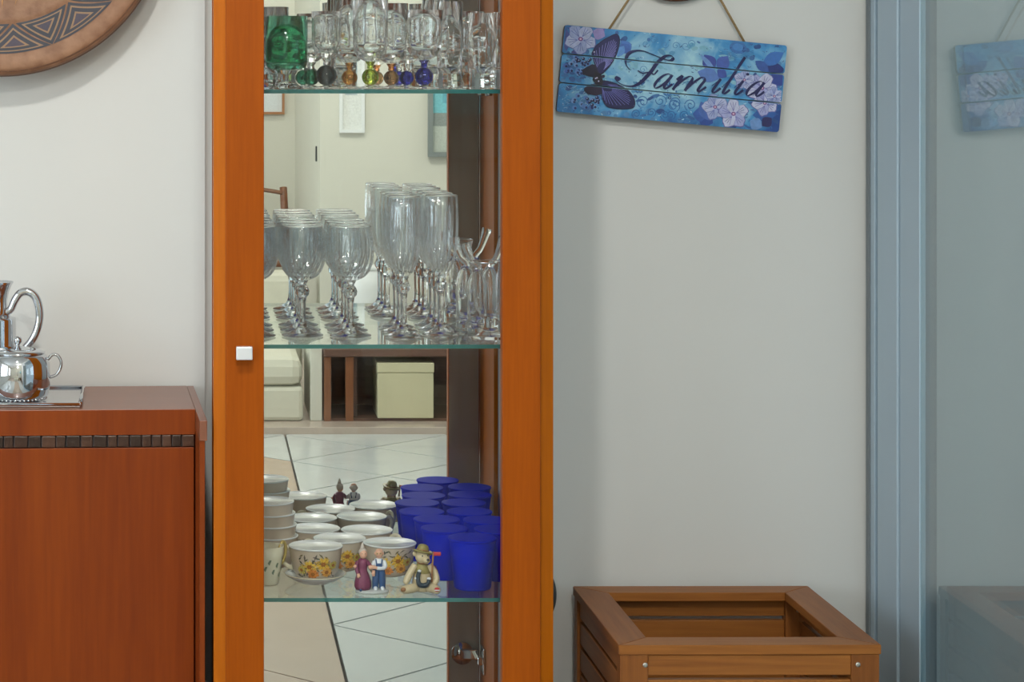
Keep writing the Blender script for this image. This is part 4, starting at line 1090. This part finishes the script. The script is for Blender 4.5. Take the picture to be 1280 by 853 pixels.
# man
tr = MB()
for sx in (-1, 1): tr.tube(smoothpath([(mx_+sx*.0028, 0, .030), (mx_+sx*.0040, -.0008, .020), (mx_+sx*.0046, .0004, .010), (mx_+sx*.0046, 0, .0050)], 4), [.0052]*4+[.0047]*4+[.0042]*5, 14)
tr.ball((mx_, 0, .0300), (.0076, .0060, .0052), 18, 10)
tr.box((mx_-.0042, -.0062, .0310), (mx_+.0042, -.0046, .0390), bev=.0006)
for sx in (-1, 1): tr.tube([(mx_+sx*.0034, -.0056, .0385), (mx_+sx*.0040, -.0030, .0435), (mx_+sx*.0040, .0030, .0435), (mx_+sx*.0030, .0052, .036)], .0009, 8)
tr.build('overalls', denim, cp)
MB().lathe([(0, .0300), (.0066, .0305), (.0070, .0355), (.0072, .0405), (.0056, .0440), (.0024, .0455), (0, .0458)], 24, Matrix.Translation((mx_, 0, 0)) @ Matrix.Diagonal((1, .74, 1, 1))).build('shirt', white_, cp)
MB().tube(smoothpath([(mx_+.0066, 0, .0410), (mx_+.0082, -.0045, .0350), (mx_+.0040, -.0080, .0330), (mx_-.0030, -.0090, .0335)], 4), [.0030]*4+[.0029]*4+[.0023]*5, 12).build('sleeve', white_, cp)
MB().tube(smoothpath([(mx_-.0062, 0, .0405), (mx_-.0088, -.004, .0360), (mx_-.0098, -.0070, .0345)], 4), .0024, 10).build('sleeve', white_, cp)
hn = MB(); hn.tube(smoothpath([(mx_-.0030, -.0090, .0335), (mx_-.0060, -.0096, .0345), (mx_-.0105, -.0094, .0350), (mx_-.0135, -.0086, .0338)], 4), [.0020]*4+[.0025]*4+[.0029]*4+[.0018], 10)
hn.build('clasped_hands', skin, cp)
MB().tube([(mx_-.0070, -.0060, .0300), (mx_-.0078, -.0072, .0260), (mx_-.0074, -.0074, .0225)], [.0019, .0026, .0016], 8).build('hand', skin, cp)
hd = MB(); hd.ball((mx_+.0004, -.001, .0515), (.0056, .0058, .0064), 20, 14); hd.ball((mx_-.0010, -.0068, .0505), (.0015, .0016, .0016), 8, 6); hd.tube([(mx_, 0, .0440), (mx_, 0, .048)], .0028, 10)
for sx in (-1, 1): hd.ball((mx_+.0004+sx*.0056, 0, .0512), (.0010, .0014, .0018), 8, 6)
hm = hd.build('head', skin, cp)
ey = MB(); [ey.ball((mx_+dx, -.0064, .0522), .0006, 8, 6) for dx in (-.0026, .0018)]; ey.build('eyes', M['dark'], hm)
sp = MB()
for dx in (-.0027, .0020): sp.tube([(mx_+dx+.0015*math.cos(2*PI*k/12), -.0069, .0521+.0015*math.sin(2*PI*k/12)) for k in range(12)], .00025, 6, closed=True)
sp.build('spectacles', M['gold'], hm)
hr = MB(); hr.ball((mx_+.0006, .0024, .0510), (.0058, .0044, .0046), 16, 10); hr.build('hair', hair, hm)
for sx in (-1, 1): MB().tube([(mx_+sx*.0046, .001, .0052), (mx_+sx*.0046, -.004, .0056), (mx_+sx*.0050, -.0075, .0048)], [.0026, .0028, .0018], 10).build('shoe', white_, cp)

# ---- figurine: seated bear with a brimmed hat
bd = 3.088
br = thing('bear_figurine', 'small painted figurine of a seated cream bear in a brimmed hat', 'figurine', (PX(527, bd), bd, Z3))
cream, olive, brown_, red_, pink, teal = fm((206,190,154)), fm((150,140,84)), fm((150,104,62)), fm((190,48,52)), fm((206,150,140)), fm((36,52,64))
body = MB(); body.lathe([(0, .0005), (.0120, .0010), (.0135, .006), (.0130, .014), (.0110, .024), (.0085, .033), (.0055, .0390), (0, .0400)], 28, Matrix.Translation((.001, .003, 0)))
body.build('body', cream, br)
hx_ = .0012
h_ = MB(); h_.ball((hx_, -.001, .0465), (.0098, .0092, .0092), 24, 16); h_.ball((hx_+.0044, -.0085, .0432), (.0052, .0062, .0046), 16, 10); h_.tube([(hx_, .002, .035), (hx_, .001, .042)], .0058, 14)
hb = h_.build('head', cream, br)
er = MB(); er.ball((hx_-.0100, .0010, .0500), (.0032, .0020, .0036), 12, 8); er.ball((hx_+.0105, .0025, .0505), (.0028, .0020, .0032), 12, 8); er.build('ears', cream, hb)
dk = MB(); dk.ball((hx_+.0060, -.0143, .0448), (.0021, .0016, .0017), 12, 8); dk.ball((hx_-.0010, -.0094, .0490), .0011, 8, 6); dk.ball((hx_+.0062, -.0082, .0496), .0010, 8, 6)
dk.tube([(hx_+.0060, -.0143, .0425), (hx_+.0040, -.0140, .0408), (hx_+.0020, -.0128, .0412)], .0004, 6); dk.build('nose_and_eyes', M['dark'], hb)
ht = MB(); MT = Matrix.Translation((hx_-.0002, .000, .0530)) @ Matrix.Rotation(R(12), 4, 'Y') @ Matrix.Rotation(R(-8), 4, 'X')
ht.lathe([(.0070, -.001), (.0128, -.0012), (.0142, .0004), (.0130, .0010), (.0082, .0014), (.0078, .0050), (.0060, .0086), (.0028, .0100), (0, .0102)], 28, MT, mod=lambda a, r, z: 1+.05*math.cos(3*a))
hto = ht.build('hat', olive, br)
MB().lathe([(.0083, .0014), (.0086, .0022), (.0083, .0030)], 28, MT).build('hat_band', brown_, hto)
for (pth, rad, nm) in (([(-.0085, .001, .0350), (-.0150, -.003, .0260), (-.0195, -.007, .0185), (-.0215, -.009, .0150)], [.0046, .0048, .0046, .0040], 'arm'),
                       ([(.0100, .001, .0350), (.0165, -.002, .0260), (.0190, -.005, .0180), (.0165, -.008, .0130)], [.0046, .0048, .0046, .0040], 'arm'),
                       ([(-.0060, -.004, .0070), (-.0130, -.010, .0065), (-.0200, -.014, .0060), (-.0245, -.016, .0060)], [.0060, .0062, .0058, .0050], 'leg'),
                       ([(.0080, -.004, .0070), (.0130, -.010, .0066), (.0165, -.016, .0066), (.0178, -.020, .0066)], [.0062, .0064, .0062, .0056], 'leg')):
    sp_ = smoothpath(pth, 4); n = len(sp_); rr = [rad[min(int(i/4), 3)]*(1-(i % 4)/4)+rad[min(int(i/4)+1, 3)]*((i % 4)/4) for i in range(n)]
    mm = MB(); mm.tube(sp_, rr, 14); e1 = sp_[-1]; mm.ball(tuple(e1), rad[-1]*1.02, 14, 10)
    po = mm.build(nm, cream, br)
    if nm == 'leg':
        c = e1+Vector((0, -rad[-1]*.86, .0012)) if e1.x > 0 else e1+Vector((-.0016, -.0044, .0008))
        MB().ball(tuple(c), (.0036, .0014, .0030), 12, 8).build('foot_pad', red_ if e1.x > 0 else brown_, po)
        if e1.x > 0:
            st_ = MB(); st_.box((c.x-.0034, c.y-.0020, c.z-.0012), (c.x+.0034, c.y-.0008, c.z+.0000)); st_.build('pad_stripe', white_, po)
MB().lathe([(.0098, .0225), (.0112, .0250), (.0092, .0330), (.0066, .0378)], 24, Matrix.Translation((.001, .003, 0))).build('vest', olive, br)
MB().tube(smoothpath([(-.0045, -.0130, .0285), (-.0062, -.0140, .0210), (-.0045, -.0150, .0130), (.0010, -.0152, .0110), (.0065, -.0146, .0130), (.0085, -.0136, .0185)], 4), [.0030]*8+[.0034]*8+[.0026]*5, 12).build('dark_pouch', teal, br)
wt = MB(); wt.ball((-.0042, -.0135, .0300), (.0026, .0022, .0018), 10, 8); wt.ball((.0085, -.0138, .0200), (.0030, .0022, .0018), 10, 8); wt.ball((-.0085, -.0138, .0205), (.0024, .0020, .0016), 10, 8); wt.build('pouch_tips', white_, br)
MB().tube([(.0125, -.0105, .0150), (.0134, -.0085, .0340), (.0150, -.0070, .0545)], .0013, 10).build('stick', brown_, br)
MB().box((.0150, -.0090, .0490), (.0250, -.0060, .0540), bev=.0010).build('red_blade', red_, br)
bw_ = MB(); bw_.ball((.0165, .006, .0300), (.0042, .0020, .0036), 10, 8); bw_.ball((.0200, .007, .0250), (.0030, .0018, .0036), 10, 8); bw_.build('bow', maroon, br)
MB().lathe([(.0062, .0370), (.0074, .0385), (.0062, .0400)], 20, Matrix.Translation((hx_, .001, 0))).build('neckerchief', brown_, br)

# ------------------------------------------------------------------ the room seen in the mirror
FZ = .025
struct('trim_2', MB().box((PX(388, 8.36), YN+.001, FZ), (PX(403, 8.36), VY(8.37), .29), bev=.003), M['wall_cream'])
# low sofa
sy0 = VY(8.36)
so = thing('sofa', 'low cream upholstered sofa beside the coffee table, seen in the mirror', 'sofa', (-.25, sy0-.35, FZ))
sx0, sx1 = -.90, .383
wpart(so, 'base', MB().box((sx0, sy0-.62, FZ), (sx1, sy0, FZ+.125), bev=.015), M['sofa'])
nC = 3; cw = (sx1-sx0)/nC
for k in range(nC): wpart(so, 'seat_cushion', MB().box((sx0+k*cw+.002, sy0-.50, FZ+.127), (sx0+(k+1)*cw-.004, sy0+.012, FZ+.232), bev=.035), M['sofa'])
wpart(so, 'backrest', MB().box((sx0, sy0-.72, FZ+.06), (sx1+.02, sy0-.505, .515), bev=.03), M['sofa'])
# low wooden coffee table with a cream box beneath it
cy0 = VY(8.36)
ct = thing('coffee_table', 'low dark wooden table with shelf panels opposite the cabinet', 'table', (.75, cy0-.2, FZ))
def cx_(px_, d=8.36): return PX(px_, d)
wpart(ct, 'table_top', MB().box((cx_(404), cy0-.42, .258), (1.28, cy0+.01, .288), bev=.004), M['darkwood'])
for px0, px1, nm in ((405, 414, 'leg'), (432, 442, 'leg')):
    wpart(ct, nm, MB().box((cx_(px0), cy0-.04, FZ), (cx_(px1), cy0, .257), bev=.002), M['chairwood'])
wpart(ct, 'leg', MB().box((1.24, cy0-.04, FZ), (1.27, cy0, .257), bev=.002), M['chairwood'])
for x_ in (cx_(405), 1.24): wpart(ct, 'leg', MB().box((x_, cy0-.40, FZ), (x_+.03, cy0-.36, .257), bev=.002), M['chairwood'])
wpart(ct, 'back_panel', MB().box((cx_(405)+.031, cy0-.39, FZ+.01), (1.238, cy0-.37, .257)), M['darkwood'])
wpart(ct, 'bottom_shelf', MB().box((cx_(414)+.001, cy0-.365, FZ), (1.238, cy0-.005, FZ+.010)), M['darkwood'])
wpart(ct, 'divider', MB().box((cx_(442)+.001, cy0-.36, FZ+.0105), (cx_(442)+.015, cy0-.045, .257)), M['darkwood'])
bx2 = thing('storage_box', 'plain cream storage box under the dark coffee table', 'box', ((cx_(472)+cx_(542))/2, cy0-.10, FZ+.011))
wpart(bx2, 'body', MB().box((cx_(472), cy0-.22, FZ+.011), (cx_(542), cy0+.002, .200), bev=.003), M['cream'])
wpart(bx2, 'lid', MB().box((cx_(472)-.002, cy0-.222, .2005), (cx_(542)+.002, cy0+.004, .236), bev=.003), M['cream'])
vz = .2885
vs_ = thing('white_vase', 'plain white ceramic pot on the dark coffee table', 'vase', (PX(458, 8.5), VY(8.5), vz))
MB().lathe([(0, .001), (.048, 0), (.056, .006), (.066, .08), (.072, .20), (.070, .285), (.064, .285), (.064, .20), (.058, .08), (0, .02)], 40).build('pot', M['white'], vs_)
MB().lathe([(.068, .270), (.074, .276), (.074, .286), (.064, .287)], 40).build('lip', M['white'], vs_)
# chair in the passage
ch = thing('dining_chair', 'brown wooden chair standing in the passage, only its curved back showing', 'chair', (.235, VY(10.5), FZ))
MB().box((-.20, -.19, .40), (.20, .20, .43), bev=.01).build('seat', M['chairwood'], ch)
for sx in (-1, 1):
    MB().tube([(sx*.17, .17, 0), (sx*.175, .17, .40)], [.016, .02], 10).build('leg', M['chairwood'], ch)
    MB().tube(smoothpath([(sx*.17, -.19, 0), (sx*.175, -.165, .40), (sx*.17, -.19, .60), (sx*.165, -.225, .735)], 4), .018, 10).build('rear_leg', M['chairwood'], ch)
for z_ in (.56, .71):
    MB().tube(smoothpath([(-.165, -.185-.03*(z_ > .6), z_), (0, -.215-.03*(z_ > .6), z_+.02), (.165, -.185-.03*(z_ > .6), z_)], 6), .028, 10, flat=.35).build('back_slat', M['chairwood'], ch)
# pictures
def picture(name, label, x0, x1, z0, z1_, y, mat, fw, art, bd_=.02):
    t = thing(name, label, 'picture', ((x0+x1)/2, y, z0))
    m = MB()
    m.box((x0, y+.001, z0), (x1, y+bd_, z0+fw)); m.box((x0, y+.001, z1_-fw), (x1, y+bd_, z1_)); m.box((x0, y+.001, z0+fw), (x0+fw, y+bd_, z1_-fw)); m.box((x1-fw, y+.001, z0+fw), (x1, y+bd_, z1_-fw))
    wpart(t, 'frame', m, mat)
    a = MB(); X = lambda s_: x0+fw+(x1-x0-2*fw)*s_; Z = lambda s_: z0+fw+(z1_-z0-2*fw)*s_
    for i, (s0, s1, t0, t1, c) in enumerate(art):
        yy = y+.006+.0006*i; a.add([(X(s0), yy, Z(t0)), (X(s1), yy, Z(t0)), (X(s1), yy, Z(t1)), (X(s0), yy, Z(t1))], [(0,1,2,3)], col=lin(c))
    wpart(t, 'artwork', a, M['print'])
DW = VY(YN)
picture('framed_picture', 'pale framed picture with a grey print on the cream wall', PX(424, DW), PX(455.5, DW), PZ(166, DW), 1.55, YN, M['white'], .012, [(0, 1, 0, 1, (226,228,222)), (.15, .78, .28, .92, (170,184,186)), (.25, .7, .45, .8, (150,170,176))])
picture('framed_picture', 'grey framed turquoise seascape at the edge of the mirror', PX(534.5, DW), 1.30, PZ(196, DW), 1.62, YN, M['framegrey'], .018, [(0, 1, 0, 1, (170,176,170)), (0, 1, .0, .16, (188,196,186)), (0, 1, .16, .24, (140,150,146)), (0, 1, .24, .40, (120,196,206)), (.1, .6, .30, .44, (96,170,186)), (0, 1, .40, .58, (150,214,222)), (0, 1, .58, 1, (196,222,226))], .03)
DWF = VY(YFAR)
picture('framed_picture', 'picture with a thin orange frame on the far passage wall', .05, PX(355.5, DWF), PZ(143, DWF), 1.50, YFAR, M['frameorange'], .012, [(0, 1, 0, 1, (214,220,220)), (.2, .8, .25, .8, (180,194,200))])
hg = MB(); hg.box((XC-.006, YN-.24, PZ(202, 9.05)), (XC-.0005, YN-.205, PZ(183, 9.05)), bev=.001)
bpy.data.objects['wall_passage']
hgo = hg.build('hinge', M['dark'], bpy.data.objects['wall_passage'])
